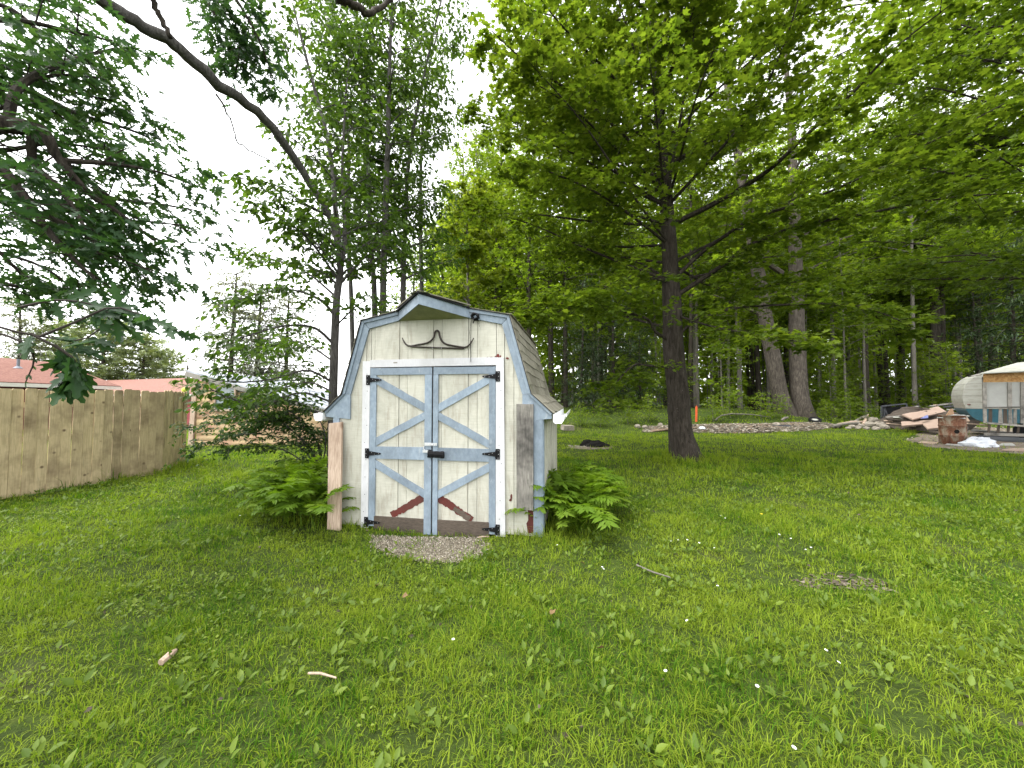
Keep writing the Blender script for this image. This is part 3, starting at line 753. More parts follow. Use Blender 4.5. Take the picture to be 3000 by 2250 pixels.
# log-sided lean-to with a sheet roof
log = thing('log_sided_lean_to', 'yellow log-sided lean-to with a sloping silver sheet roof behind the bushes', 'outbuilding', (-8.6, 13.0, 0))
def lt(px): return at(px, 1168, 12.7 + (px - 556) * 0.0014)
la, lb2 = lt(572), lt(945); la[2] = lb2[2] = 0
def zroof(px): return float(np.interp(px, [556, 945], [2.42, 1.20]))
ny_ = 13
for i in range(ny_):
    z0 = i * 0.18 - 0.03; z1 = z0 + 0.179
    # clip the right end under the sloping roof
    xr = 945.0
    if z1 > 1.12: xr = float(np.interp(z1 + 0.06, [1.20, 2.42], [945, 556]))
    if xr < 600: break
    p0, p1 = lt(578), lt(xr)
    mb = MB()
    y_ = -0.02 * math.sin(1.0)
    V = [(p0[0], p0[1], z0), (p1[0], p1[1], z0), (p1[0], p1[1] - 0.016, z0 + 0.086), (p0[0], p0[1] - 0.016, z0 + 0.086), (p0[0], p0[1], z1), (p1[0], p1[1], z1), (p1[0], p1[1] + .08, z1), (p0[0], p0[1] + .08, z1), (p1[0], p1[1] + .08, z0), (p0[0], p0[1] + .08, z0)]
    mb.add(rel(log, V), [(0,1,2,3),(3,2,5,4),(4,5,6,7),(7,6,8,9),(9,8,1,0),(0,3,4,7,9),(1,8,6,5,2)]); mb.build('log_board', M_LOG, log)
cp = lt(566)
MB().prism(rel(log, [cp + arr(-.10, -.05, -1.6), cp + arr(.06, -.05, -1.6), cp + arr(.16, -.05, .84), cp + arr(0.02, -.05, .86)]), (0, .10, 0)).build('corner_post', M_RAWW, log)
bk = arr(0.0, 5.2, 0)
A_, B_ = lt(556) + arr(-0.05, -0.15, 0), lt(960) + arr(0, -0.15, 0); A_[2] = 2.46; B_[2] = 1.20
solid(log, 'back_wall', M_LOG, [lt(575) + arr(0,5,-1.6), lt(945) + arr(0,5,-1.6), lt(945) + arr(0,5.1,-1.6), lt(575) + arr(0,5.1,-1.6), lt(575) + arr(0,5,.75), lt(945) + arr(0,5,-.5), lt(945) + arr(0,5.1,-.5), lt(575) + arr(0,5.1,.75)], HEX)
nsh = 7
for k in range(nsh):
    a0, a1 = k / nsh, (k + 1) / nsh
    up = arr(0, 0, 0.012 * (k % 2))
    P, Q = A_ + bk * a0 + up, B_ + bk * a0 + up
    R, S = B_ + bk * (a1 + 0.02) + up, A_ + bk * (a1 + 0.02) + up
    solid(log, 'roof_sheet', M_METAL, slab(P, Q, R, S, 0.02), HEX)
    MB().beam(rel(log, P + arr(0, .05, .02)), rel(log, Q + arr(0, .05, .02)), 0.05, 0.04).build('roof_rib', M_METAL, log)
MB().beam(rel(log, A_ + arr(0, .0, -.09)), rel(log, B_ + arr(0, .0, -.09)), 0.04, 0.14).build('rake_board', M_GREYW, log)
wc = lt(665)
wf = MB(); 
for (dx, dz, w, hh) in ((-.33, 0, .05, .80), (.33, 0, .05, .80), (0, .40, .71, .06), (0, -.40, .71, .06), (0, 0, .61, .04)):
    wf.box(rel(log, wc + arr(dx - w/2, -.11, dz - hh/2 + .02)), rel(log, wc + arr(dx + w/2, -.045, dz + hh/2 + .02)))
win = wf.build('window', M_RAWW, log)
MB().box(rel(log, wc + arr(-.31, -.07, -.38)), rel(log, wc + arr(.31, -.05, .40))).build('pane', M_GLASS, win)
# red post and black stand in front of it
p = gnd(607, 1300)
o = MB().prism([(-.06, -.05, 0), (.06, -.05, 0), (.05, -.05, .42), (.02, -.05, .47), (-.02, -.05, .47), (-.05, -.05, .42)], (0, .10, 0)).build('red_marker_post', plain('red_plastic', (0.52, 0.035, 0.03), 0.5), None)
o.location = p; tag(o, 'short red post standing in front of the log-sided wall', 'post')
p = gnd(632, 1303)
st = thing('metal_stand', 'small black metal stand beside the short red post', 'stand', p)
for dx, dy in ((-.12, 0), (.12, 0), (-.12, .2), (.12, .2)): MB().tube([(dx, dy, 0), (dx, dy, .5)], 0.012, 6).build('leg', M_BLACK, st)
MB().box((-.15, -.03, .50), (.15, .23, .525)).build('top', M_BLACK, st)
# utility pole
p = at(547, 1168, 60.0); p[2] = -0.5
up_ = thing('utility_pole', 'thin far utility pole rising behind the garage roof', 'pole', p)
MB().tube([(0, 0, 0), (0, 0, 7.3)], [0.16, 0.12], 8).build('shaft', M_BARK2, up_)
MB().beam((-.9, 0, 6.8), (.9, 0, 6.8), 0.1, 0.12).build('crossarm', M_BARK2, up_)

# ------------------------------------------------------------------ trailer, lean-to and junk on the right
M_TWHITE = (lambda t: t.pbr(t.mix(t.ramp(t.noise(t.coord((1, 1, 3)), 2.5, 6, 0.7), [(0.45, (0,0,0)), (0.72, (0.7,)*3)]), (0.36, 0.36, 0.32), (0.20, 0.19, 0.155)), 0.5))(NT('weathered_white_aluminium'))
M_TEAL = plain('teal_band_paint', (0.03, 0.10, 0.13), 0.45, 0, 0.25, 5)
M_OSB = _litter('oriented_strand_board', [(0.36, 0.20, 0.08), (0.46, 0.28, 0.12), (0.30, 0.16, 0.06), (0.42, 0.25, 0.11)], 18)
M_TARP = plain('milky_plastic_sheet', (0.34, 0.34, 0.32), 0.35, 0, 0.12, 2.5, 0.4)
M_PINK = plain('pale_pink_foam_board', (0.30, 0.22, 0.175), 0.8, 0, 0.10, 3)
M_CARD = plain('brown_cardboard', (0.36, 0.22, 0.13), 0.85, 0, 0.1)
M_RUST = (lambda t: t.pbr(t.ramp(t.noise(t.coord((1, 1, 0.6)), 5, 6, 0.7, 0.4), [(0.35, (0.06, 0.026, 0.016)), (0.47, (0.14, 0.06, 0.032)), (0.56, (0.18, 0.14, 0.10)), (0.72, (0.28, 0.25, 0.20))]), 0.85, t.bump(t.noise(t.coord(), 40, 4, 0.7), 0.3, 0.01)))(NT('rusted_drum_steel'))
M_DARKB = plain('dark_tar_board', (0.055, 0.058, 0.065), 0.7, 0, 0.3, 4)
M_WHITEC = plain('white_cloth_tarp', (0.50, 0.52, 0.56), 0.6, 0, 0.15)
M_STONE = plain('pale_rubble_stone', (0.22, 0.195, 0.16), 0.9, 0, 0.3, 9, 0.2, 0.6)
YT = 15.6
tr_o = at(2820, 1168, YT); tz = float(gz(tr_o[0], YT))
TH = math.radians(40)
trailer = thing('camper_trailer', 'old rounded white camper trailer with a teal lower band behind the lean-to', 'camper', (tr_o[0], YT, tz), -TH)
zt, zb = 1.55 + 76 * YT / FPX - tz, 1.55 - 68 * YT / FPX - tz
TL, TW = 5.0, 2.0
def tprofile(n=20):
    """side outline: rounded nose at x=0 (visible end), z between zb and zt"""
    hgt = zt - zb; out = []
    for a in np.linspace(-PI / 2, PI / 2, n):
        cx = 1.0 - abs(math.cos(a)) ** 0.8 * 1.0
        out.append((cx, zb + hgt * (0.5 + 0.5 * math.sin(a))))
    return out
pr = tprofile()
left = [(x * (0.75 if z < zb + 0.5 else 1.0), z) for x, z in pr]
outline = left + [(TL - x * 1.0, z) for x, z in reversed(pr)]
zband = zb + (zt - zb) * 0.27
def cut(outl, lo, hi):
    P = []
    n = len(outl)
    for i in range(n):
        a, b = outl[i], outl[(i + 1) % n]
        if lo <= a[1] <= hi: P.append(a)
        for lev in (lo, hi):
            if (a[1] - lev) * (b[1] - lev) < 0:
                t = (lev - a[1]) / (b[1] - a[1]); P.append((a[0] + (b[0] - a[0]) * t, lev))
    return P
lev = [zb - 0.01] + [zb + (zt - zb) * f for f in (0.27, 0.40, 0.53, 0.65, 0.77, 0.88)] + [zt + 0.01]
for i in range(len(lev) - 1):
    pp = cut(outline, lev[i] + 0.006, lev[i + 1] - 0.006)
    MB().prism([(x, 0, z) for x, z in pp], (0, TW, 0)).build('lower_band' if i == 0 else 'body_panel', M_TEAL if i == 0 else M_TWHITE, trailer)
MB().prism([(0.02 + x * 0.992, 0.012, z) for x, z in outline], (0, TW - 0.024, 0)).build('body_core', M_GREYW, trailer)
for xx in (1.6, 3.4):
    wh = MB(); wh.lathe([(0.0, 0), (0.16, 0.0), (0.17, 0.02), (0.30, 0.02), (0.32, 0.05), (0.32, 0.15), (0.0, 0.15)], (0, 0, 0), 18)
    w_ = wh.build('wheel', M_BLACK, trailer); w_.location = (xx, 0.3, 0.32); w_.rotation_euler = (PI / 2, 0, 0)
MB().lathe([(0.0, 0), (0.05, 0.0), (0.05, 0.03), (0.0, 0.035)], (0, 0, 0), 12).build('tail_light', plain('dark_red_lens', (0.12, 0.01, 0.01), 0.3), trailer).location = (0.16, 0.02, zband + 0.16)
# lean-to porch in front of the trailer
PQ = at(2882, 1168, 14.0); PN = arr(math.sin(TH), math.cos(TH), 0)
def L(px, py, off=0.0):
    """pixel on the porch's front plane, off metres behind it"""
    d = ray(px, py); return CAMP + d * (((PQ + PN * off - CAMP) @ PN) / (d @ PN))
lo_ = L(2890, 1250)
porch = thing('ramshackle_porch', 'ramshackle lean-to porch of grey posts, strand board and milky plastic', 'lean-to', (lo_[0], lo_[1], float(gz(lo_[0], lo_[1]))))
def pb(pts, th, name, mat, y=0.0):
    return MB().prism(rel(porch, [p + PN * y for p in pts]), PN * th).build(name, mat, porch)
pb([L(2882, 1240), L(2892, 1240), L(2890, 1104), L(2878, 1104)], 0.09, 'post', M_GREYW)
pb([L(2954, 1200), L(2966, 1200), L(2964, 1120), L(2953, 1120)], 0.07, 'post', M_GREYW)
pb([L(2990, 1240), L(3003, 1240), L(3002, 1090), L(2991, 1090)], 0.07, 'post', M_GREYW)
pb([L(3150, 1250), L(3165, 1250), L(3164, 1080), L(3150, 1080)], 0.07, 'post', M_GREYW)
pb([L(2880, 1120), L(3200, 1117), L(3200, 1082), L(2880, 1095)], 0.018, 'strand_board', M_OSB, -0.022)
for i, (x0, x1) in enumerate(((2893, 2953), (2967, 2990), (3004, 3150))):
    pb([L(x0, 1194), L(x1, 1194), L(x1, 1121), L(x0, 1121)], 0.006, 'plastic_sheet', M_TARP, 0.05)
pb([L(2884, 1196), L(3200, 1193), L(3200, 1188), L(2884, 1192)], 0.06, 'rail', M_GREYW, -0.07)
for i, x in enumerate(np.arange(2896, 3200, 14.5)):
    b0 = 1238 + (x - 2896) * 0.10
    if i % 5 == 1: continue
    pb([L(x, b0), L(x + 11 + rng.random() * 3, b0 + 1), L(x + 11, 1198), L(x + rng.random() * 2, 1198)], 0.02, 'plank', M_GREYW if i % 3 else M_KICK, 0.0 + 0.01 * (i % 2))
pb([L(2888, 1236), L(3200, 1262), L(3200, 1268), L(2888, 1241)], 0.05, 'sill_beam', M_GREYW, -0.08)
for k, x in enumerate((2893, 2921, 2950, 2979, 3010)):
    pb([L(x, 1268), L(x + 7, 1268), L(x + 10, 1243 + k * 2), L(x + 3, 1243 + k * 2)], 0.06, 'stud', M_KICK, 0.0)
pb([L(2884, 1276), L(3200, 1284), L(3200, 1275), L(2884, 1268)], 0.1, 'base_beam', M_GREYW, -0.02)
# its roof: thin sheet sloping up to the right, with a short flap on the left
solid(porch, 'roof_sheet', M_TWHITE, slab(L(2868, 1094, -.3), L(3260, 1072, -.3), L(3220, 1045, 1.5), L(2982, 1062, 1.5), 0.03), HEX)
solid(porch, 'roof_flap', M_GREYW, slab(L(2836, 1103, -.1), L(2874, 1097, -.2), L(2880, 1091, .4), L(2872, 1093, .4), 0.03), HEX)
# dark sheet and steps in front
def flat_piece(name, label, cat, quad, th, mat, lift=0.03, group=None):
    """a board or sheet lying about: four pixel corners, each on the ground (or with its own height)"""
    P = []
    for q in quad:
        g_ = gnd(q[0], q[1]) if len(q) == 2 else at(q[0], q[1], q[2])
        if len(q) == 2: g_ = g_ + arr(0, 0, lift)
        P.append(g_)
    P = np.array(P); c = P.mean(0); o = None
    me = MB(); V = slab(*(P - c), th); me.add(V, HEX)
    o = me.build(name, mat); o.location = c
    return tag(o, label, cat, group)
flat_piece('roofing_sheet', 'dark grey roofing sheet lying in front of the lean-to porch', 'sheet', [(2832, 1290), (3010, 1299), (3080, 1288), (2880, 1276)], 0.03, M_DARKB, 0.06)
flat_piece('threshold_plank', 'long weathered plank lying along the porch base', 'plank', [(2845, 1272), (3000, 1284), (3010, 1280), (2850, 1268)], 0.05, M_GREYW, 0.16)
flat_piece('scrap_board', 'pale scrap board lying in the grass left of the rusty drum', 'board', [(2690, 1300), (2745, 1303), (2752, 1298), (2700, 1296)], 0.02, M_RAWW, 0.04)
flat_piece('scrap_board', 'pale scrap board at the right edge of the lawn', 'board', [(2925, 1322), (3050, 1328), (3050, 1318), (2970, 1316)], 0.02, M_RAWW, 0.04)
flat_piece('scrap_board', 'short pale board on the dirt right of the white tarp', 'board', [(2925, 1308), (2975, 1309), (2965, 1302), (2935, 1303)], 0.02, M_TARP, 0.05)
flat_piece('scrap_board', 'thin white strip lying below the rusty drum', 'board', [(2770, 1306), (2810, 1310), (2812, 1306), (2775, 1303)], 0.02, M_TARP, 0.05)
# rusty drum
dp = gnd(2792, 1302); RD, HD = 0.325, 0.99
drum = thing('rusty_drum', 'rusty open-topped steel drum full of scraps beside the lean-to', 'barrel', dp)
MB().lathe([(RD - .03, 0.0), (RD, 0.02), (RD, HD*.30), (RD + .018, HD*.315), (RD + .018, HD*.335), (RD, HD*.35), (RD - .004, HD*.62), (RD + .014, HD*.635), (RD + .014, HD*.655), (RD - .004, HD*.67), (RD - .006, HD*.97), (RD + .012, HD*.98), (RD + .012, HD), (RD - .012, HD), (RD - .018, HD*.9), (0, HD*.9)], (0, 0, 0), 32).build('shell', M_RUST, drum, True)
_dv = norm(CAMP[:2] - dp[:2])
h_ = MB(); hp = [(math.cos(a) * 0.055 * (1 + .25 * rng.random()), 0.0, math.sin(a) * 0.07) for a in np.linspace(0, 2 * PI, 10)[:-1]]
ang0 = math.atan2(_dv[1], _dv[0]) + PI / 2
hc = np.array([_dv[0] * (RD + 0.004), _dv[1] * (RD + 0.004), HD * .46])
sidev = arr(-_dv[1], _dv[0], 0)
hp = [hc + sidev * (x + 0.10) - arr(_dv[0], _dv[1], 0) * (0.018 + 0.9 * (x + .1) ** 2 / (2 * RD)) + arr(0, 0, z) for x, y, z in hp]
h_.prism(hp, (_dv[0] * 0.022, _dv[1] * 0.022, 0)); h_.build('burnt_hole', M_DARKV, drum)
o = thing('cardboard_piece', 'brown folded cardboard sticking out of the rusty drum', 'cardboard', dp + arr(0, 0, HD * .9))
MB().prism([(-.25, 0, 0), (.18, .05, 0), (.05, 0, .30), (-.02, 0, .32)], (0, .02, 0)).build('flap', M_CARD, o)
def crumple(name, label, cat, c, sx, sy, sz, mat, seed, n=18, m=9, group=None, amp=0.30):
    r2 = np.random.default_rng(seed); V = []; 
    K = r2.normal(0, 1, (7, 3)) * 3
    for j in range(m + 1):
        th = PI / 2 * j / m
        for i in range(n):
            ph = 2 * PI * i / n
            d = arr(math.cos(ph) * math.cos(th), math.sin(ph) * math.cos(th), math.sin(th))
            r = 1 + amp * sum(math.sin(float(k @ d) + q) for q, k in enumerate(K)) / 4 + 0.08 * r2.normal()
            V.append((d[0] * sx * r, d[1] * sy * r, max(0, d[2]) * sz * r))
    F = [(j*n+i, j*n+(i+1) % n, (j+1)*n+(i+1) % n, (j+1)*n+i) for j in range(m) for i in range(n)]
    b_ = MB(); b_.add(V, F); o = b_.build(name, mat); o.location = c
    return tag(o, label, cat, group)
crumple('crumpled_tarp', 'crumpled white plastic tarp on the ground beside the rusty drum', 'tarp', gnd(2868, 1309), 0.48, 0.38, 0.30, M_WHITEC, 5)
crumple('crumpled_tarp', 'pale scraps heaped over the rim inside the rusty drum', 'scraps', dp + arr(0.02, 0, HD * .9), 0.30, 0.30, 0.12, M_TARP, 6)
# foam boards and lumber pile
flat_piece('foam_board', 'large pale pink foam board leaning on the scrap pile', 'foam board', [(2675, 1228, 17.2), (2772, 1205, 18.2), (2748, 1190, 19.0), (2642, 1214, 18.4)], 0.06, M_PINK)
flat_piece('foam_board', 'pale broken foam board leaning low left of the rusty drum', 'foam board', [(2718, 1256, 16.2), (2775, 1250, 16.2), (2770, 1222, 17.0), (2698, 1236, 17.2)], 0.05, M_PINK)
flat_piece('foam_board', 'long flat pinkish foam board at the foot of the scrap pile', 'foam board', [(2642, 1247, 16.8), (2720, 1240, 16.9), (2735, 1230, 17.4), (2640, 1235, 17.6)], 0.05, M_PINK)
flat_piece('foam_board', 'small pale wedge of foam board between drum and camper', 'foam board', [(2822, 1235, 15.3), (2842, 1234, 15.3), (2832, 1218, 15.5), (2824, 1215, 15.5)], 0.05, M_RAWW)
flat_piece('blue_scrap', 'small blue plastic scrap lying on the pink foam boards', 'plastic scrap', [(2697, 1226, 16.95), (2720, 1224, 16.9), (2718, 1215, 17.1), (2708, 1219, 17.15)], 0.03, plain('blue_plastic', (0.12, 0.14, 0.30), 0.5))
beams = [((2595, 1232), (2680, 1246), .16, M_RAWW, 'long pale plank low in the scrap pile'), ((2600, 1222), (2660, 1217), .14, M_GREYW, 'grey timber across the middle of the scrap pile'),
         ((2625, 1222), (2648, 1236), .22, M_TWHITE, 'short white board slanting in the scrap pile'), ((2725, 1190), (2820, 1178), .14, M_GREYW, 'grey plank on top of the scrap pile'),
         ((2650, 1202), (2690, 1190), .16, M_GREYW, 'grey board behind the pink foam board'), ((2798, 1170), (2809, 1180), .10, M_WHITEC, 'white stick poking up beside the camper'),
         ((2740, 1186), (2755, 1205), .12, M_RAWW, 'tan board behind the large foam board'), ((2600, 1240), (2700, 1252), .12, M_RAWW, 'pale plank lowest in the scrap pile'),
         ((2770, 1192), (2822, 1188), .16, M_DARKB, 'dark board between the foam boards and camper'), ((2780, 1200), (2824, 1198), .14, M_TWHITE, 'white-edged board left of the camper nose'),
         ((2590, 1226), (2650, 1232), .12, M_KICK, 'brown plank low at the left of the scrap pile'), ((2830, 1240), (2895, 1246), .12, M_RAWW, 'pale beam lying under the camper')]
for i, (p0, p1, w, m_, lab) in enumerate(beams):
    Yb = 18.4 - 0.12 * i if i < 10 else 16.0
    if i in (3, 4, 6): Yb = 19.4
    if i == 11: Yb = 15.0
    a, b_ = at(*p0, Yb), at(*p1, Yb + 0.5); c = (a + b_) / 2
    o = MB().beam(a - c, b_ - c, w, 0.05 if i != 5 else .08).build('scrap_plank', m_); o.location = c
    tag(o, lab, 'plank', 'scrap lumber beside the camper')
# supporting heap under the scrap pile
crumple('scrap_heap', 'dark heap of rotten scrap under the foam boards', 'scrap heap', arr(*at(2705, 1250, 18.6)[:2], gz(*at(2705, 1250, 18.6)[:2]) - .05), 1.9, 0.9, 0.85, M_KICK, 9, 24, 8)
# black frame
bf = thing('metal_rack', 'open black metal rack standing at the left of the scrap pile', 'rack', (*at(2615, 1230, 20.0)[:2], 0.15))
for p0, p1 in (((2582, 1226), (2582, 1190)), ((2590, 1230), (2590, 1194)), ((2655, 1215), (2655, 1184)), ((2582, 1190), (2655, 1183)), ((2582, 1222), (2655, 1216)), ((2590, 1194), (2600, 1222))):
    MB().beam(rel(bf, at(*p0, 20)), rel(bf, at(*p1, 20)), 0.06, 0.08, (0, 1, 0)).build('bar', M_DARKB, bf)
MB().prism(rel(bf, [at(2588, 1222, 20.1), at(2650, 1217, 20.1), at(2650, 1190, 20.1), at(2588, 1195, 20.1)]), (0, .02, 0)).build('back_sheet', M_BLACK, bf)
for x in (2582, 2655):
    q = at(x, 1220, 20); MB().beam(rel(bf, (q[0], q[1], float(gz(q[0], q[1])) - .02)), rel(bf, q), 0.06, 0.06, (0, 1, 0)).build('leg', M_DARKB, bf)
# stone and stick heap
def stone(c, r, mat=None, label=None, group=None, squash=0.7):
    r2 = np.random.default_rng(int(abs(c[0] * 911 + c[1] * 373) * 10)); V = []; n, m = 8, 5
    for j in range(m + 1):
        th = -PI / 2 + PI * j / m
        for i in range(n):
            ph = 2 * PI * i / n; q = r * (0.82 + 0.36 * r2.random())
            V.append((math.cos(ph) * math.cos(th) * q, math.sin(ph) * math.cos(th) * q, math.sin(th) * q * squash))
    F = [(j*n+i, j*n+(i+1) % n, (j+1)*n+(i+1) % n, (j+1)*n+i) for j in range(m) for i in range(n)]
    b_ = MB(); b_.add(V, F); o = b_.build('stone', mat or M_STONE); o.location = (c[0], c[1], c[2])
    return tag(o, label, 'stone', group)
for i, (x, y, r) in enumerate(((2505, 1236, .22), (2520, 1242, .18), (2533, 1228, .2), (2548, 1240, .24), (2560, 1234, .22), (2575, 1242, .26), (2590, 1246, .2), (2512, 1246, .14), (2540, 1248, .14), (2565, 1249, .16), (2495, 1244, .15), (2485, 1247, .12))):
    p = gnd(x, y + 8 + 3); stone(p + arr(0, 0, r * .45 + (0.14 if y < 1236 else 0)), r, None, 'pale rubble stone in the heap left of the scrap pile', 'rubble stones left of the scrap pile')
for i, (x0, y0, x1, y1) in enumerate(((2440, 1250, 2520, 1243), (2455, 1246, 2530, 1238), (2500, 1240, 2540, 1225), (2530, 1244, 2545, 1222), (2290, 1233, 2310, 1232))):
    a, b_ = gnd(x0, y0 + 6), gnd(x1, y1 + 9); a[2] += .12; b_[2] += .2 + .1 * (i > 1)
    o = MB().tube([a - a, (b_ - a) * .5 + arr(0, 0, .05), b_ - a], [.07, .06, .045], 7).build('cut_log', M_RAWW if i % 2 else M_BARKP); o.location = a
    tag(o, ['thin grey log lying left of the rubble stones', 'pale split log along the rubble heap', 'peeled log end on the rubble heap', 'pale stick standing in the rubble heap', 'short stick on the wood chips below the twin trunk'][i], 'log')
# tyre with a pale hub, box, stakes, blocks
p = gnd(2388, 1238); ty = thing('spare_wheel', 'black tyre with a pale hub leaning below the twin-trunk tree', 'wheel', p + arr(0, 0, .12))
w1_ = MB(); w1_.lathe([(0.16, -.06), (0.24, -.07), (0.27, -.04), (0.27, .04), (0.24, .07), (0.16, .06), (0.16, -.06)], (0, 0, 0), 22); t_ = w1_.build('tyre', M_BLACK, ty, True); t_.rotation_euler = (0.35, -0.15, 0)
w2_ = MB(); w2_.lathe([(0.0, .05), (0.06, .04), (0.15, .02), (0.16, .0), (0.0, -.02)], (0, 0, 0), 22); t2_ = w2_.build('hub', M_TWHITE, ty, True); t2_.rotation_euler = (0.35, -0.15, 0)
p = gnd(2280, 1254); o = MB().box((-.42, -.25, 0), (.42, .25, .12)).box((-.40, -.23, .12), (.40, .23, .15)).build('dark_crate', M_DARKB); o.location = p
tag(o, 'flat dark crate lying on the edge of the wood chips', 'crate')
crumple('white_rag', 'small pale rag on top of the flat dark crate', 'rag', p + arr(-.1, 0, .15), .16, .14, .1, M_STONE, 21)
p = gnd(2040, 1236); o = MB().prism([(-.045, 0, 0), (.045, 0, 0), (.045, 0, .72), (.0, 0, .80), (-.045, 0, .72)], (0, .03, 0)).build('orange_stake', plain('orange_plastic', (0.62, 0.10, 0.03), 0.5)); o.location = p
o.rotation_euler = (0, 0.04, 0); tag(o, 'orange marker stake standing just right of the big maple trunk', 'stake')
p = gnd(1662, 1260); o = MB().box((-.25, -.2, 0), (.25, .2, .22)).build('concrete_block', M_STONE); o.location = p; o.rotation_euler = (0.06, 0.05, 0.3)
for m_ in (1,): tag(o, 'tan concrete block at the wood edge right of the shed', 'block')
for x, y, r, lab in ((2057, 1262, .16, 'white stone on the wood chips right of the big maple'), (2094, 1259, .15, 'pale stone farther right on the wood chips'), (1868, 1254, .15, 'brown stone left of the big maple at the wood edge'), (1890, 1256, .14, 'second brown stone left of the big maple'), (1935, 1248, .12, 'pale stone touching the maple trunk outline')):
    stone(gnd(x, y) + arr(0, 0, r * .5), r, M_WHITEC if lab.startswith('white') else M_STONE, lab)
a = gnd(2095, 1240) + arr(0, 0, .25)
o = MB().tube(rel_ := np.array([(0,0,0), (.3, 0, .22), (.9, .2, .30), (2.0, .4, .26), (3.1, .6, .12)]), [.03, .035, .03, .025, .012], 6).build('bare_branch', M_BARKP); o.location = a - arr(0, 0, .1)
tag(o, 'long bare fallen branch lying over the wood chips', 'branch')
# burnt heap behind the shed
p = gnd(1735, 1308)
crumple('black_plastic_heap', 'low crumpled black heap in the lawn right behind the shed', 'heap', p, 0.40, 0.26, 0.19, M_DARKV, 33, 20, 7, None, 0.5)
for i in range(9):
    q = gnd(1665 + i * 9 + rng.random() * 4, 1308 + rng.random() * 4)
    stone(q + arr(0, 0, .01), .05 + .03 * rng.random(), M_STONE, 'small pale stone beside the black heap', 'small stones beside the black heap')
o = patch('ash_patch', blob([(1655, 1312), (1690, 1304), (1740, 1303), (1800, 1308), (1790, 1316), (1720, 1317)]), M_DIRT, 0.012, 0.01)
# ------------------------------------------------------------------ foliage tools
def tmpl(V, F): return np.array(V, float), np.array(F, int)
T_OV = tmpl([(0,0,0), (.24,.30,.05), (.20,.62,.05), (0,1,-.10), (-.20,.62,.05), (-.24,.30,.05), (0,.45,-.02)], [(0,1,6),(1,2,6),(2,3,6),(3,4,6),(4,5,6),(5,0,6)])
T_DIA = tmpl([(0,0,0), (.30,.45,.06), (0,1,-.08), (-.30,.45,.06)], [(0,1,2),(0,2,3)])
T_MAP = tmpl([(0,0,0), (.42,.12,.05), (.26,.36,.0), (.52,.62,.04), (.16,.62,0), (0,1,-.06), (-.16,.62,0), (-.52,.62,.04), (-.26,.36,0), (-.42,.12,.05)], [(0,1,2),(0,2,4),(2,3,4),(4,5,6),(0,4,6),(0,6,8),(6,7,8),(0,8,9)])
_op = [(.0,.0),(.05,.10),(.17,.17),(.10,.27),(.07,.31),(.20,.38),(.30,.50),(.16,.48),(.09,.52),(.20,.64),(.26,.78),(.13,.72),(.08,.78),(.09,.92),(0,1.0)]
_ov = [(x, y, .05 * abs(x) * 4) for x, y in _op] + [(-x, y, .05 * abs(x) * 4) for x, y in _op[1:-1]]
def _oakfaces():
    n = len(_op); F = []
    ax = []  # axis points
    V = list(_ov); base = len(V)
    for y in (.30, .52, .76): V.append((0, y, -.02))
    a1, a2, a3 = base, base + 1, base + 2
    def side(ix):
        I = ix
        return [(I[0],I[1],a1),(I[1],I[2],I[3]),(I[1],I[3],a1),(I[3],I[4],a1),(a1,I[4],a2),(I[4],I[5],I[7]),(I[5],I[6],I[7]),(I[4],I[7],a2),(I[7],I[8],a2),(a2,I[8],a3),(I[8],I[9],I[11]),(I[9],I[10],I[11]),(I[8],I[11],a3),(I[11],I[12],a3),(I[12],I[13],I[14]),(a3,I[12],I[14])]
    R = list(range(n)); Lx = [0] + [n + i for i in range(n - 2)] + [n - 1]
    return tmpl(V, side(R) + [(a, c, b) for a, b, c in side(Lx)])
T_OAK = _oakfaces()
T_NEEDLE = tmpl([(0,0,0), (.10,.4,0), (0,1,-.10), (-.10,.4,0)], [(0,1,2),(0,2,3)])
T_CLUMP = tmpl([(0,0,0), (.35,.15,.1), (.22,.45,0), (.55,.62,-.12), (.10,.68,.06), (0,1.05,-.1), (-.2,.62,.05), (-.55,.7,-.1), (-.24,.4,.05), (-.4,.1,0)], [(0,1,2),(2,3,4),(4,5,6),(6,7,8),(8,9,0),(0,2,8)])
class Leaves:
    def __init__(self): self.p = []; self.a = []; self.n = []; self.s = []
    def add(self, p, a, n, s):
        self.p.append(p); self.a.append(a); self.n.append(n); self.s.append(s)
    def count(self): return sum(len(x) for x in self.p)
    def mesh(self, name, T, mat, origin=(0,0,0)):
        P = np.vstack(self.p) - np.asarray(origin, float); A = norm(np.vstack(self.a)); N = np.vstack(self.n); S = np.concatenate(self.s)
        X = norm(np.cross(A, N)); N = np.cross(X, A)
        TV, TF = T; k = len(TV)
        V = P[:, None, :] + S[:, None, None] * (TV[None, :, 0:1] * X[:, None, :] + TV[None, :, 1:2] * A[:, None, :] + TV[None, :, 2:3] * N[:, None, :])
        F = (np.arange(len(P)) * k)[:, None, None] + TF[None]
        r = np.repeat(rng.random(len(P)) * 0.55, len(TF))
        return fast_mesh(name, V.reshape(-1, 3), F.reshape(-1, 3), mat, r)
UP = arr(0, 0, 1)
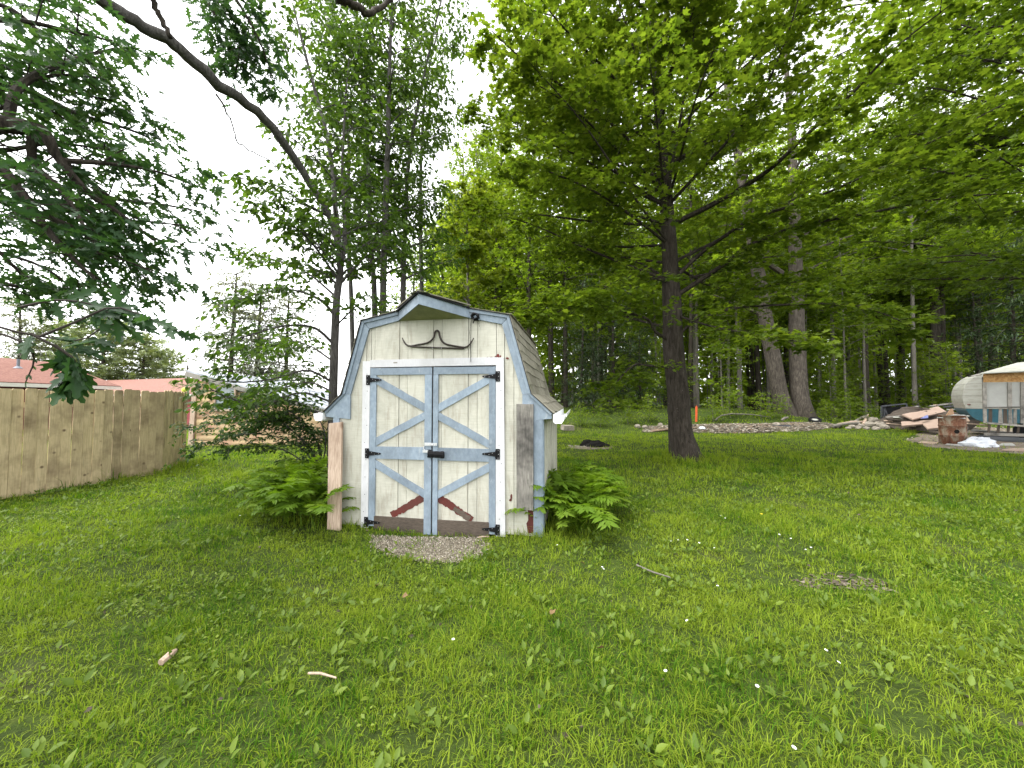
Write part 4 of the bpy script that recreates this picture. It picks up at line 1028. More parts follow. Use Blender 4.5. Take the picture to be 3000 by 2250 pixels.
def spray(L, W, p, d, ln, nl, size, r=0.006, droop=0.15, flat=0.35, sag=0.12, sides=3, spread=1.0, fwd=0.6):
    """a leafy twig: thin tube in W, leaves in L"""
    d = norm(d); t = np.linspace(0.12, 1.0, nl)
    s = np.cross(d, UP); s = norm(s) if np.linalg.norm(s) > 1e-3 else arr(1, 0, 0)
    end = p + d * ln - UP * sag * ln
    if W is not None and r > 0:
        W.tube([p, p + d * ln * .5 - UP * sag * ln * .25, end], [r, r * .7, r * .3], sides, False)
    pos = p + d * ln * t[:, None] - UP * (sag * ln * t * t)[:, None]
    sg = np.where(np.arange(nl) % 2 == 0, 1.0, -1.0)[:, None]
    ax = d * fwd + s * sg * spread + rng.normal(0, .35, (nl, 3)) - UP * (droop + rng.random((nl, 1)) * droop)
    nr = UP + rng.normal(0, flat, (nl, 3)) + s * sg * 0.15
    pos = pos + norm(ax) * size * 0.15 + rng.normal(0, size * .25, (nl, 3))
    L.add(pos, ax, nr, size * (0.6 + 0.6 * rng.random(nl)))
def smooth(pts, rad, n):
    """Catmull-Rom resample of a path with radii"""
    P = np.array(pts, float); R = np.asarray(rad, float)
    if len(P) == 2:
        t = np.linspace(0, 1, n)[:, None]; return P[0] + (P[1] - P[0]) * t, R[0] + (R[1] - R[0]) * t[:, 0]
    E = np.vstack([2 * P[0] - P[1], P, 2 * P[-1] - P[-2]])
    u = np.linspace(0, len(P) - 1 - 1e-6, n); i = u.astype(int); f = (u - i)[:, None]
    a, b, c, d = E[i], E[i + 1], E[i + 2], E[i + 3]
    Q = 0.5 * (2 * b + (c - a) * f + (2 * a - 5 * b + 4 * c - d) * f ** 2 + (3 * b - a - 3 * c + d) * f ** 3)
    return Q, np.interp(u, np.arange(len(R)), R)
def leafy_limb(L, W, pts, rad, s0=0.2, step=0.22, tw=(0.5, 1.1), sub=4, nl=9, size=0.10, droop=0.15, flat=0.35, up=0.12, wood_sides=6, sag=0.12, wob=0.0, tw_r=0.007, down=0.0):
    """wood along a path; side twigs alternate, each with sub-twigs full of leaves"""
    P, R = smooth(pts, rad, max(6, 3 * len(pts)))
    if wob: P[1:-1] += rng.normal(0, wob, (len(P) - 2, 3))
    if W is not None: W.tube(P, R, wood_sides, False, 0.12)
    seg = np.linalg.norm(np.diff(P, axis=0), axis=1); cum = np.concatenate([[0], np.cumsum(seg)]); tot = cum[-1]
    k = 0; s = s0 * tot
    while s < tot:
        i = min(len(seg) - 1, int(np.searchsorted(cum, s)) - 1); i = max(i, 0)
        p = P[i] + (P[i + 1] - P[i]) * (s - cum[i]) / (seg[i] + 1e-6); T = norm(P[i + 1] - P[i])
        side = np.cross(T, UP); side = norm(side) if np.linalg.norm(side) > .05 else norm(rng.normal(0, 1, 3) * arr(1, 1, 0))
        a = rng.uniform(-0.9, 0.9) + (0 if k % 2 else PI)
        d = T * rng.uniform(.35, .8) + side * math.cos(a) + np.cross(side, T) * math.sin(a) * .6 + UP * (up - down)
        ln = rng.uniform(*tw) * (1 - 0.45 * s / tot)
        d = norm(d)
        if W is not None: W.tube([p, p + d * ln * .5, p + d * ln - UP * sag * ln * .6], [tw_r, tw_r * .75, tw_r * .35], 4, False)
        for j in range(sub):
            f = (j + 0.6) / sub
            q = p + d * ln * f - UP * sag * ln * .6 * f * f
            sd = norm(np.cross(d, UP) + 1e-4) * (1 if j % 2 else -1)
            dd = d * .7 + sd * rng.uniform(.5, 1.1) + rng.normal(0, .25, 3) - UP * down * .6
            spray(L, W if j % 2 == 0 else None, q, dd, ln * rng.uniform(.35, .6), nl, size, 0.0035, droop, flat, sag)
        spray(L, None, p + d * ln * .75, d, ln * .4, nl, size, 0, droop, flat, sag)
        s += step * rng.uniform(.7, 1.3); k += 1
    spray(L, None, P[-1], P[-1] - P[-2], 0.4, nl + 3, size, 0, droop, flat, sag)
def tree_thing(name, label, cat, base, group=None):
    return thing(name, label, cat, base, 0.0, group)

# ------------------------------------------------------------------ the big maple
MB_X = gnd(2008, 1338); MB_X[2] = float(gz(MB_X[0], MB_X[1])) - 0.05
maple = tree_thing('maple_tree', 'big spreading maple with dark furrowed trunk on the lawn right of the shed', 'tree', MB_X)
YM = float(MB_X[1])
tp = [MB_X + arr(0.04, 0, -.1), MB_X + arr(0.0, 0, .15), at(1993, 1260, YM), at(1985, 1150, YM), at(1972, 1020, YM + .05), at(1968, 850, YM + .1), at(1955, 640, YM + .2), at(1935, 420, YM + .3), at(1925, 200, YM + .5), at(1900, -100, YM + .6), at(1900, -300, YM + .7)]
trd = [.48, .36, .285, .262, .245, .215, .175, .14, .11, .07, .02]
Pt, Rt = smooth(tp, trd, 40)
W = MB(); 
def flare_tube(W, P, R, sides=20):
    P = np.array(P); T = norm(np.gradient(P, axis=0)); V = []
    for i in range(len(P)):
        h = P[i][2] - P[0][2]
        for k in range(sides):
            a = 2 * PI * k / sides
            fl = 1 + 0.22 * math.exp(-h / .28) * math.cos(5 * a + 1) + 0.05 * math.sin(3 * a + P[i][2] * 1.4) + .03 * rng.normal()
            V.append(P[i] + arr(math.cos(a), math.sin(a), 0) * R[i] * fl)
    n = len(P)
    W.add(V, [(i*sides+k, i*sides+(k+1) % sides, (i+1)*sides+(k+1) % sides, (i+1)*sides+k) for i in range(n-1) for k in range(sides)])
flare_tube(W, rel(maple, Pt), Rt)
W.build('trunk', M_BARK, maple, True)
def trunk_at(py):
    Z = at(1970, py, YM)[2]; i = int(np.argmin(abs(Pt[:, 2] - Z))); return Pt[i]
ML = Leaves()
lim = [  # (pixel, pixel, depth) paths of the limbs, thickness at the base
 ([(1982, 652, 0), (2064, 611, -.5), (2170, 552, -1.1), (2258, 494, -1.8), (2358, 400, -2.5), (2482, 288, -3.2), (2623, 141, -3.9), (2787, 12, -4.6)], .075),
 ([(1997, 805, 0), (2050, 745, -.2), (2111, 700, -.6), (2205, 640, -1.2), (2330, 600, -2.0), (2480, 540, -2.6), (2700, 430, -3.4), (2950, 300, -4.0)], .055),
 ([(2000, 870, 0), (2111, 782, -.5), (2200, 717, -.9), (2335, 664, -1.5), (2523, 629, -2.3), (2758, 582, -3.0), (2993, 564, -3.6)], .06),
 ([(2005, 985, 0), (2029, 945, -.2), (2135, 908, -.7), (2229, 896, -1.1), (2464, 890, -1.8), (2580, 917, -2.2), (2680, 960, -2.5)], .04),
 ([(1933, 827, 0), (1868, 810, -.5), (1803, 825, -1.0), (1749, 856, -1.4), (1677, 895, -1.9), (1550, 946, -2.5)], .045),
 ([(1925, 1010, 0), (1918, 970, -.2), (1897, 935, -.4), (1814, 910, -.9), (1749, 893, -1.3), (1658, 897, -1.8), (1550, 902, -2.3), (1470, 925, -2.6)], .042),
 ([(1944, 1080, 0), (1900, 1072, -.3), (1857, 1069, -.6), (1803, 1123, -.9), (1767, 1159, -1.1)], .032),
 ([(1973, 652, 0), (1964, 517, -.3), (1985, 400, -.6), (2005, 276, -.9), (2032, 106, -1.4), (2020, -60, -1.8)], .05),
 ([(1905, 620, .1), (1894, 458, -.2), (1876, 247, -.6), (1859, 153, -.8), (1812, 0, -1.2), (1780, -150, -1.5)], .05),
 ([(1940, 520, .2), (1850, 420, -.6), (1700, 289, -1.6), (1541, 181, -2.6), (1440, 90, -3.2)], .05),
 ([(1950, 700, .1), (1860, 640, -.6), (1740, 560, -1.4), (1600, 500, -2.2), (1500, 470, -2.8)], .04),
 ([(1960, 600, .2), (2080, 470, -.8), (2200, 330, -1.7), (2290, 150, -2.6), (2350, -40, -3.3)], .05),
 ([(1960, 400, .3), (2060, 300, -.5), (2220, 160, -1.5), (2400, -20, -2.6)], .045),
 ([(1940, 350, .3), (1800, 230, -.8), (1650, 80, -2.0), (1540, -60, -3.0)], .045),
 ([(1975, 760, .1), (2120, 850, .8), (2300, 830, 1.6), (2520, 800, 2.3), (2700, 780, 2.8)], .04),
 ([(1965, 800, .1), (1850, 760, 1.0), (1720, 740, 2.0), (1600, 750, 2.8)], .04),
 ([(1935, 300, .3), (2080, 180, -.2), (2280, 80, -.6), (2480, 20, -1.0), (2640, 0, -1.3)], .045),
 ([(1960, 480, .2), (2120, 400, .6), (2320, 330, 1.0), (2540, 250, 1.3), (2700, 200, 1.5)], .045),
 ([(1930, 260, .4), (1800, 160, .2), (1650, 60, -.2), (1480, 10, -.6)], .04),
 ([(1950, 560, .2), (1800, 480, .6), (1640, 400, .9), (1480, 350, 1.1), (1380, 330, 1.2)], .04),
 ([(2000, 930, 0), (2100, 960, -.9), (2230, 980, -1.8), (2380, 1010, -2.6)], .03),
]
for pts, r in lim:
    wb = MB(); Pp = [at(x, y, YM + dy) for x, y, dy in pts]
    Pp[0] = trunk_at(pts[0][1]) if abs(pts[0][2]) < .5 else Pp[0]
    rad = np.linspace(r, .008, len(Pp))
    leafy_limb(ML, wb, Pp, rad, .12, .17, (.5, 1.3), 5, 10, .13, .12, .30, .05)
    wb.v = [v - np.array(maple.location) for v in wb.v]
    wb.build('branch', M_BARK, maple)
# limbs out of the picture's depth: away, over the camera side and above
wb = MB()
for i in range(62):
    h = rng.uniform(3.2, 13.0); az = rng.uniform(0, 2 * PI)
    k = int(np.argmin(abs(Pt[:, 2] - h))); p = Pt[k]
    ln = (6.6 - 0.26 * h) * rng.uniform(.7, 1.15)
    if h < 9 and math.sin(az) < 0 and abs(math.cos(az) - .35) < .45: continue
    d = arr(math.cos(az), math.sin(az), rng.uniform(.15, .55)); d = norm(d)
    q = [p, p + d * ln * .35, p + d * ln * .7 + UP * .1, p + d * ln + UP * (-.15)]
    leafy_limb(ML, wb, q, [.045, .03, .018, .006], .20, .25, (.6, 1.4), 4, 8, .135, .12, .36, .05, 5)
wb.v = [v - np.array(maple.location) for v in wb.v]
wb.build('upper_branches', M_BARK, maple)
# few leaves close to the trunk: the crown is leafy on its outer twigs
for i in range(len(ML.p)):
    q = ML.p[i]; tx_ = np.interp(q[:, 2], Pt[:, 2], Pt[:, 0]); ty_ = np.interp(q[:, 2], Pt[:, 2], Pt[:, 1])
    d_ = np.hypot(q[:, 0] - tx_, q[:, 1] - ty_); k = (rng.random(len(q)) < .12 + .88 * sstep(.5, 2.0, d_)) | (q[:, 2] > 9.5)
    ML.p[i], ML.a[i], ML.n[i], ML.s[i] = q[k], ML.a[i][k], ML.n[i][k], ML.s[i][k]
link('crown', ML.mesh('crown', T_MAP, M_MAPLE_L, maple.location), maple)

# neighbouring maple standing outside the right edge, its limbs reaching in
nb = arr(14.2, 8.6, float(gz(14.2, 8.6)) - .05)
maple2 = tree_thing('neighbouring_maple', 'maple outside the right edge whose leafy limbs reach in at the upper right', 'tree', nb)
W = MB(); Pn, Rn_ = smooth([nb, nb + arr(-.1, 0, 4), nb + arr(-.2, .1, 8), nb + arr(-.2, 0, 13)], [.3, .24, .16, .04], 20)
flare_tube(W, rel(maple2, Pn), Rn_, 14); W.build('trunk', M_BARK, maple2, True)
NL = Leaves(); wb = MB()
for i in range(60):
    h = rng.uniform(4.0, 13.5); az = rng.uniform(PI * .45, PI * 1.35) if i % 4 else rng.uniform(0, 6.28)
    p = Pn[int(np.argmin(abs(Pn[:, 2] - h)))]; ln = (6.8 - .25 * h) * rng.uniform(.7, 1.2)
    d = norm(arr(math.cos(az), math.sin(az), rng.uniform(.1, .5)))
    leafy_limb(NL, wb, [p, p + d * ln * .35, p + d * ln * .7 + UP * .1, p + d * ln - UP * .15], [.045, .03, .018, .006], .25, .27, (.6, 1.4), 4, 8, .14, .12, .36, .05, 5)
wb.v = [v - nb for v in wb.v]; wb.build('branches', M_BARK, maple2)
link('crown', NL.mesh('crown', T_MAP, M_MAPLE_L, nb), maple2)

# ------------------------------------------------------------------ thin trees left of and behind the shed
def thin_tree(label, path, r0, r1, seedn, leafn, size=.115, nlimb=16, lmin=.8, lmax=2.0, mat=M_BARK3, lmat=M_CHERRY_L, z0=.35, extra=(), name='ash_tree', T=T_OV, nl=6, group=None, sub=3):
    base = np.array(path[0]); base[2] = float(gz(base[0], base[1])) - .03
    t = tree_thing(name, label, 'tree', base, group)
    P, R = smooth([base] + list(path[1:]), np.linspace(r0, r1, len(path)), 24)
    R = R * .8
    W = MB(); W.tube(rel(t, P), R, 9, False, .1); W.build('trunk', mat, t, True)
    L = Leaves(); wb = MB()
    for pts, r in extra:
        leafy_limb(L, wb, pts, np.linspace(r, .006, len(pts)), .2, .15, (.35, .85), sub + 1, nl, size, .45, .55, .05, 6, .2)
    nlimb = int(nlimb * 1.3)
    for i in range(nlimb):
        f = z0 + (1 - z0) * (i + rng.random()) / nlimb
        k = min(len(P) - 2, int(f * (len(P) - 1))); p = P[k]
        az = i * 2.4 + rng.normal(0, .5); ln = rng.uniform(lmin, lmax) * (1.15 - .5 * f)
        d = norm(arr(math.cos(az), math.sin(az), rng.uniform(.3, .9)))
        q = [p, p + d * ln * .5, p + d * ln + arr(0, 0, -.1)]
        leafy_limb(L, wb, q, [R[k] * .42, R[k] * .25, .005], .2, .19, (.35, .95), sub + 1, nl, size, .5, .6, .05, 5, .22)
    wb.v = [v - np.array(t.location) for v in wb.v]
    wb.build('branches', mat, t)
    link('crown', L.mesh('crown', T, lmat, t.location), t)
    return t
Ya = 6.5
treeA = thin_tree('thin leaning tree close to the left shed wall, forking at roof height', [at(972, 1400, Ya), at(975, 1200, Ya), at(985, 900, Ya), at(998, 780, Ya), at(985, 640, Ya), at(965, 430, Ya + .2), at(905, 200, Ya + .3), at(860, 20, Ya + .4)], .10, .02, 1, 0, .115, 24, .5, 1.3, z0=.35,
          extra=[([at(995, 800, Ya), at(1010, 690, Ya + .1), at(1003, 500, Ya + .3), at(1012, 300, Ya + .5), at(1030, 90, Ya + .7)], .05),
                 ([at(985, 930, Ya), at(940, 880, Ya - .2), at(860, 850, Ya - .4), at(760, 860, Ya - .7), at(670, 890, Ya - .9)], .028),
                 ([at(980, 1010, Ya), at(920, 960, Ya - .2), at(830, 955, Ya - .5), at(720, 985, Ya - .8), at(620, 1010, Ya - 1.0)], .028),
                 ([at(975, 1120, Ya), at(900, 1085, Ya - .3), at(800, 1110, Ya - .6), at(700, 1120, Ya - .9), at(620, 1110, Ya - 1.2)], .022),
                 ([at(975, 1180, Ya), at(880, 1150, Ya - .3), at(760, 1190, Ya - .6), at(660, 1160, Ya - .9), at(600, 1130, Ya - 1.0)], .02),
                 ([at(978, 1060, Ya), at(900, 1010, Ya + .5), at(820, 1000, Ya + 1.0), at(740, 1040, Ya + 1.4)], .02),
                 ([at(978, 1150, Ya), at(900, 1120, Ya + .4), at(800, 1150, Ya + .8), at(700, 1200, Ya + 1.0)], .02), ([at(975, 1220, Ya), at(890, 1200, Ya + .2), at(790, 1220, Ya + .4), at(700, 1240, Ya + .4)], .02),
                 ([at(985, 870, Ya), at(900, 800, Ya + .3), at(800, 760, Ya + .6), at(700, 740, Ya + .8)], .022), ([at(990, 820, Ya), at(920, 720, Ya - .4), at(830, 640, Ya - .8), at(740, 600, Ya - 1.1)], .022), ([at(980, 960, Ya), at(1040, 900, Ya - .3), at(1090, 870, Ya - .5)], .018), ([at(980, 640, Ya), at(900, 600, Ya - .3), at(800, 540, Ya - .5), at(690, 520, Ya - .7)], .02)])
# its long limb arching over towards the camera, up to the upper left
def bare(t, name, pts, rad, mat=M_BARK3):
    Q, Rr = smooth(pts, rad, 5 * len(pts)); Q[1:-1] += rng.normal(0, .009, (len(Q) - 2, 3))
    w_ = MB(); w_.tube(rel(t, Q), Rr, 10, True, .2); return w_.build(name, mat, t, True)
bare(treeA, 'arching_limb', [at(997, 790, Ya), at(985, 690, Ya), at(955, 615, 6.4), at(922, 562, 6.25), at(880, 490, 6.0), at(780, 352, 5.4), at(640, 245, 4.8), at(520, 135, 4.4), at(420, 78, 4.15), at(300, 0, 3.9), at(150, -120, 3.6), at(-100, -260, 3.3)], [.05, .05, .052, .056, .058, .064, .066, .066, .066, .064, .06, .05])
bare(treeA, 'dead_twig', [at(632, 275, 4.8), at(680, 360, 5.0), at(700, 420, 5.1), at(790, 470, 5.5), at(860, 530, 5.9)], [.014, .009, .009, .007, .006])
for lab, xs, Y, r0, r1, n in (
    ('straight slim tree rising just behind the left roof edge, dark stem', [(1095, 1300), (1098, 900), (1085, 700), (1080, 500), (1068, 300), (1050, 100), (1040, -40)], 8.2, .085, .02, 16),
    ('straightest slim tree above the left half of the roof', [(1118, 1300), (1122, 900), (1128, 650), (1135, 450), (1140, 250), (1146, 60), (1150, -60)], 7.8, .10, .025, 18),
    ('slim tree behind the roof hood, leaning slightly right', [(1178, 1300), (1180, 900), (1186, 700), (1195, 500), (1220, 330), (1260, 140), (1300, -30)], 9.5, .10, .02, 18),
    ('slim grey tree between the other thin stems behind the shed', [(1040, 1300), (1030, 900), (1018, 640), (1022, 420), (1000, 250), (975, 60), (960, -60)], 9.0, .075, .02, 16),
    ('far slim tree with two grey stems above the roof hood', [(1240, 1280), (1236, 900), (1232, 650), (1235, 430), (1250, 240), (1290, 60)], 12.0, .10, .03, 16)):
    thin_tree(lab, [at(x, y, Y) for x, y in xs], r0, r1, 2, 0, .128 if Y < 10 else .14, int(n * 1.35), .5, 1.6 if Y < 11 else 2.6, z0=.24)
# bright young tree behind the roof
thin_tree('bright lime-green young tree showing above the shed roof', [at(1370, 1260, 15.5), at(1372, 900, 15.5), at(1368, 700, 15.5), at(1372, 560, 15.6)], .10, .03, 3, 0, .15, 26, 1.0, 2.3, M_BARKP, M_LIME_L, .2, (), 'lime_green_tree', T_MAP, 9, None, 4)
# arching bush left of the shed
bb = gnd(950, 1430); bb[2] = float(gz(bb[0], bb[1]))
bush = tree_thing('arching_shrub', 'arching small-leaved shrub bending low to the left of the shed', 'shrub', bb)
L = Leaves(); wb = MB(); Yb = float(bb[1])
for pts in ([(945, 1400), (910, 1340), (840, 1290), (740, 1270), (640, 1290), (560, 1325)], [(950, 1400), (920, 1330), (860, 1265), (760, 1225), (650, 1230), (560, 1262)], [(940, 1400), (900, 1310), (830, 1240), (730, 1190), (620, 1190)],
            [(955, 1400), (930, 1300), (880, 1230), (800, 1180), (700, 1180)], [(960, 1400), (940, 1320), (900, 1260), (830, 1220), (760, 1235)], [(965, 1400), (955, 1300), (930, 1220), (880, 1180), (820, 1170)], [(930, 1400), (870, 1340), (800, 1310), (720, 1310), (650, 1330)]):
    Q = [at(x, y, Yb - .1 * i + rng.normal(0, .12)) for i, (x, y) in enumerate(pts)]
    Q[0] = bb + rng.normal(0, .08, 3) * arr(1, 1, 0)
    leafy_limb(L, wb, Q, np.linspace(.014, .004, len(Q)), .25, .09, (.25, .6), 4, 8, .062, .3, .6, .15, 5, .15, 0, .004)
wb.v = [v - bb for v in wb.v]; wb.build('stems', M_BARK3, bush)
link('crown', L.mesh('crown', T_OV, leaf('shrub_leaf', (0.022, 0.05, 0.012), (0.04, 0.08, 0.018), (0.07, 0.12, 0.03), .4), bb), bush)

# ------------------------------------------------------------------ the oak whose limbs hang into the upper left
oak_b = arr(-6.3, 0.6, float(gz(-6.3, .6)) - .05)
oak = tree_thing('overhanging_oak', 'dark-leaved oak whose limbs hang into the upper left of the view', 'tree', oak_b)
W = MB()
P, R = smooth([oak_b, oak_b + arr(.1, .1, 2), oak_b + arr(.3, .2, 4), oak_b + arr(.4, .5, 6.5), oak_b + arr(.3, .8, 9)], [.42, .33, .3, .2, .08], 20)
flare_tube(W, rel(oak, P), R, 16); W.build('trunk', M_BARK, oak, True)
OL = Leaves()
def oakbranch(pts, rad, leaves=True, **kw):
    wb = MB()
    if leaves: leafy_limb(OL, wb, pts, rad, **kw)
    else:
        Q, Rr = smooth(pts, rad, 4 * len(pts)); Q[1:-1] += rng.normal(0, .008, (len(Q) - 2, 3)); wb.tube(Q, Rr, 10, True, .18)
    wb.v = [v - oak_b for v in wb.v]; return wb.build('branch', M_BARK, oak, not leaves)
j1 = oak_b + arr(.35, .3, 5.2)
oakbranch([j1 + arr(0, .1, .5), at(380, -160, 3.2), at(445, -10, 3.4), at(466, 45, 3.45), at(500, 112, 3.5)], [.06, .035, .026, .023, .019], False)
oakbranch([j1 + arr(0, .2, .9), at(860, -90, 3.4), at(985, -8, 3.6), at(1040, 15, 3.7), at(1078, 38, 3.75), at(1128, 12, 3.9), at(1180, -30, 4.0)], [.08, .05, .042, .036, .03, .024, .014], False)
kw = dict(s0=.10, step=.15, tw=(.3, .8), sub=3, nl=6, size=.125, droop=.35, flat=.6, up=0.02, sag=.2)
j2 = oak_b + arr(.3, .2, 4.0)
oakbranch([j2, at(-200, 300, 3.0), at(0, 362, 3.0), at(70, 372, 3.05), at(130, 392, 3.1), at(175, 470, 3.15), at(260, 565, 3.25), at(350, 625, 3.35), at(450, 705, 3.5)], [.12, .085, .065, .06, .05, .032, .026, .018, .008], **kw)
oakbranch([at(95, 385, 3.05), at(100, 480, 3.1), at(190, 570, 3.0), at(290, 745, 3.0)], [.035, .026, .02, .008], **kw)
oakbranch([at(20, 368, 3.0), at(60, 250, 3.2), at(200, 180, 3.6), at(340, 140, 4.0)], [.04, .03, .02, .008], **kw)
oakbranch([at(-120, 330, 2.95), at(60, 560, 2.9), at(160, 700, 2.9), at(280, 820, 2.9)], [.04, .03, .02, .008], **kw)
oakbranch([at(175, 470, 3.15), at(320, 480, 3.4), at(450, 500, 3.7), at(560, 540, 4.0)], [.025, .018, .012, .006], **kw)
for pts in ([(-150, 60), (50, 60), (200, 90), (330, 120)], [(-200, 150), (0, 190), (180, 260), (350, 300)], [(-200, -80), (0, -60), (160, 10), (260, 60)], [(-200, 460), (-20, 520), (120, 640), (220, 760)], [(-250, 620), (-80, 680), (40, 780), (100, 860)],
            [(170, 460), (300, 560), (400, 640), (540, 660)], [(60, 250), (220, 330), (380, 380), (470, 420)], [(230, 560), (380, 590), (480, 600), (590, 620)], [(-220, 300), (-60, 330), (90, 300), (240, 380)], [(-150, 420), (0, 440), (160, 420), (330, 440)], [(-180, 700), (0, 740), (140, 790), (250, 880)], [(-150, 0), (20, 20), (150, 120), (300, 210)], [(-150, 250), (20, 250), (170, 220), (300, 230)], [(0, 480), (140, 520), (300, 660), (390, 800)], [(100, 620), (240, 680), (360, 760), (470, 800)], [(-180, 560), (0, 590), (150, 600), (320, 690)], [(-160, 820), (0, 830), (120, 850), (240, 840)]):
    d0 = rng.uniform(3.0, 4.2)
    oakbranch([at(x, y, d0 + .12 * i) for i, (x, y) in enumerate(pts)], np.linspace(.028, .006, len(pts)), **kw)
# high cluster near the top, left of the thin trees
for pts in ([(560, -120), (620, -20), (680, 80), (720, 170)], [(620, -100), (700, 10), (760, 120), (800, 230)], [(560, -90), (640, 60), (700, 120), (690, 215)]):
    oakbranch([at(x, y, 5.0 + .15 * i) for i, (x, y) in enumerate(pts)], np.linspace(.025, .006, 4), s0=.2, step=.12, tw=(.25, .6), sub=3, nl=8, size=.14, droop=.4, flat=.6, up=0, sag=.2)
# near sprig hanging over the fence
wb = MB()
for pts, sz in (([(-60, 940), (40, 970), (120, 985), (230, 1000), (300, 960), (380, 940)], .17), ([(90, 978), (170, 1020), (200, 1050), (220, 1090)], .18), ([(-60, 960), (60, 1000), (100, 1050), (75, 1120)], .04),
                ([(120, 985), (230, 940), (330, 900), (430, 930), (520, 970)], .15), ([(60, 900), (160, 880), (260, 890), (340, 930)], .16), ([(160, 1010), (220, 1060), (195, 1110)], .19)):
    Q, Rr = smooth([at(x, y, 2.35 + .06 * i) for i, (x, y) in enumerate(pts)], np.linspace(.009, .003, len(pts)), 10)
    wb.tube(Q, Rr, 5, False)
    for i in range(3, 10):
        n_ = 2; pos = np.repeat(Q[i][None], n_, 0)
        ax = (Q[i] - Q[i-1]) / np.linalg.norm(Q[i] - Q[i-1]) + rng.normal(0, .55, (n_, 3)) - UP * .35
        OL.add(pos, ax, UP * .6 + arr(0, -.7, 0) + rng.normal(0, .4, (n_, 3)), np.full(n_, sz * (.9 + .3 * rng.random())) * (1 if sz > .1 else .9))
# carry the sprig back to the tree
wb.tube([at(-60, 940, 2.35), at(-500, 700, 2.4), oak_b + arr(.3, .1, 3.6)], [.012, .025, .05], 6, False)
wb.v = [v - oak_b for v in wb.v]; wb.build('hanging_sprig', M_TWIG, oak)
link('crown', OL.mesh('crown', T_OAK, M_OAK_L, oak_b), oak)

# ------------------------------------------------------------------ twin-trunk tree and the wood behind
tb = arr(*at(2335, 1200, 21.0)[:2], 0.0); tb[2] = float(gz(tb[0], tb[1])) - .1
twin = tree_thing('twin_trunk_oak', 'huge grey twin-trunked tree behind the wood chips', 'tree', tb)
W = MB(); T0 = 21.0
q = [arr(tb[0] - .48, tb[1], tb[2] - .05), at(2283, 1150, T0), at(2264, 1050, T0), at(2244, 940, T0), at(2215, 760, T0), at(2180, 560, T0), at(2150, 380, T0), at(2120, 200, T0)]
P, R = smooth(q, [.56, .40, .375, .35, .30, .25, .19, .10], 26); flare_tube(W, rel(twin, P), R, 16)
q2 = [arr(tb[0] + .35, tb[1] - .1, tb[2] - .05), at(2340, 1150, T0 - .1), at(2336, 1050, T0), at(2334, 930, T0), at(2330, 740, T0), at(2325, 560, T0), at(2318, 380, T0), at(2300, 150, T0)]
P2, R2 = smooth(q2, [.58, .425, .40, .37, .31, .25, .19, .09], 26); flare_tube(W, rel(twin, P2), R2, 16)
W.build('trunk', M_BARK2, twin, True)
L = Leaves(); wb = MB()
for PP, RR in ((P, R), (P2, R2)):
    for i in range(16):
        f = rng.uniform(.42, .98); k = int(f * 25); p = PP[k]; az = rng.uniform(0, 2 * PI); ln = rng.uniform(2, 4.5)
        d = norm(arr(math.cos(az), math.sin(az) * .8, rng.uniform(.1, .6)))
        leafy_limb(L, wb, [p, p + d * ln * .5, p + d * ln - UP * .2], [RR[k] * .35, .05, .015], .25, .5, (.8, 1.6), 3, 8, .22, .15, .35, .05, 5, .12, 0, .012)
leafy_limb(L, wb, [at(2290, 800, T0), at(2230, 760, T0 - .6), at(2180, 745, T0 - 1), at(2100, 760, T0 - 1.4)], [.16, .11, .07, .02], .3, .5, (.8, 1.4), 3, 8, .2)
wb.v = [v - tb for v in wb.v]; wb.build('branches', M_BARK2, twin)
link('crown', L.mesh('crown', T_CLUMP, M_WOOD_L, tb), twin)
# woodland trees: a few shapes, each copied with its parts
def wood_kind(h, r, zlo, spread, nl, lsize, mat, lmat, layers, T=T_CLUMP, droop=.1, flat=.3, lean=.03):
    W = MB(); n = 10; pts = []; a = rng.uniform(0, 6.28)
    for i in range(n):
        f = i / (n - 1); pts.append(arr(lean * h * f * math.cos(a) + .04 * math.sin(5 * f + a), lean * h * f * math.sin(a) + .05 * math.sin(4 * f), h * f))
    rad = np.linspace(r, r * .2, n); rad[0] *= 1.3
    W.tube(pts, rad, 8, False, .08)
    L = Leaves(); pts = np.array(pts)
    for i in range(layers):
        z = zlo + (h - zlo) * (i + rng.random()) / layers
        p = np.array([np.interp(z, pts[:, 2], pts[:, k]) for k in range(3)]); az = i * 2.4 + rng.normal(0, .4)
        ln = spread * (1 - .55 * ((z - zlo) / (h - zlo)) ** 1.5) * rng.uniform(.55, 1.1)
        d = norm(arr(math.cos(az), math.sin(az), rng.uniform(.0, .45)))
        e = p + d * ln - UP * droop * ln
        W.tube([p, p + d * ln * .5, e], [r * .22, r * .14, .008], 4, False)
        m = int(nl * ln / spread) + 2
        t = rng.random(m) ** .7; c = p + (e - p) * t[:, None] + rng.normal(0, 1, (m, 3)) * arr(.28, .28, .10) * (.5 + ln * .3)
        ax = np.tile(d, (m, 1)) + rng.normal(0, .7, (m, 3)) - UP * droop
        L.add(c, ax, UP + rng.normal(0, flat, (m, 3)), lsize * (.6 + .7 * rng.random(m)))
    return W.mesh('trunk', mat, True), L.mesh('crown', T, lmat)
KINDS = [wood_kind(13, .15, 4.6, 3.2, 60, .26, M_BARKD, M_WOOD_L, 46), wood_kind(11, .09, 3.6, 2.4, 55, .24, M_BARKP, M_WOOD_L, 40), wood_kind(15, .19, 5.5, 3.6, 60, .28, M_BARKD, M_WOOD_L, 46),
         wood_kind(9, .07, 2.4, 2.0, 50, .22, M_BARKP, M_WOOD_L, 40), wood_kind(14, .12, 5.2, 2.8, 60, .26, M_BARKP, M_WOOD_L, 44)]
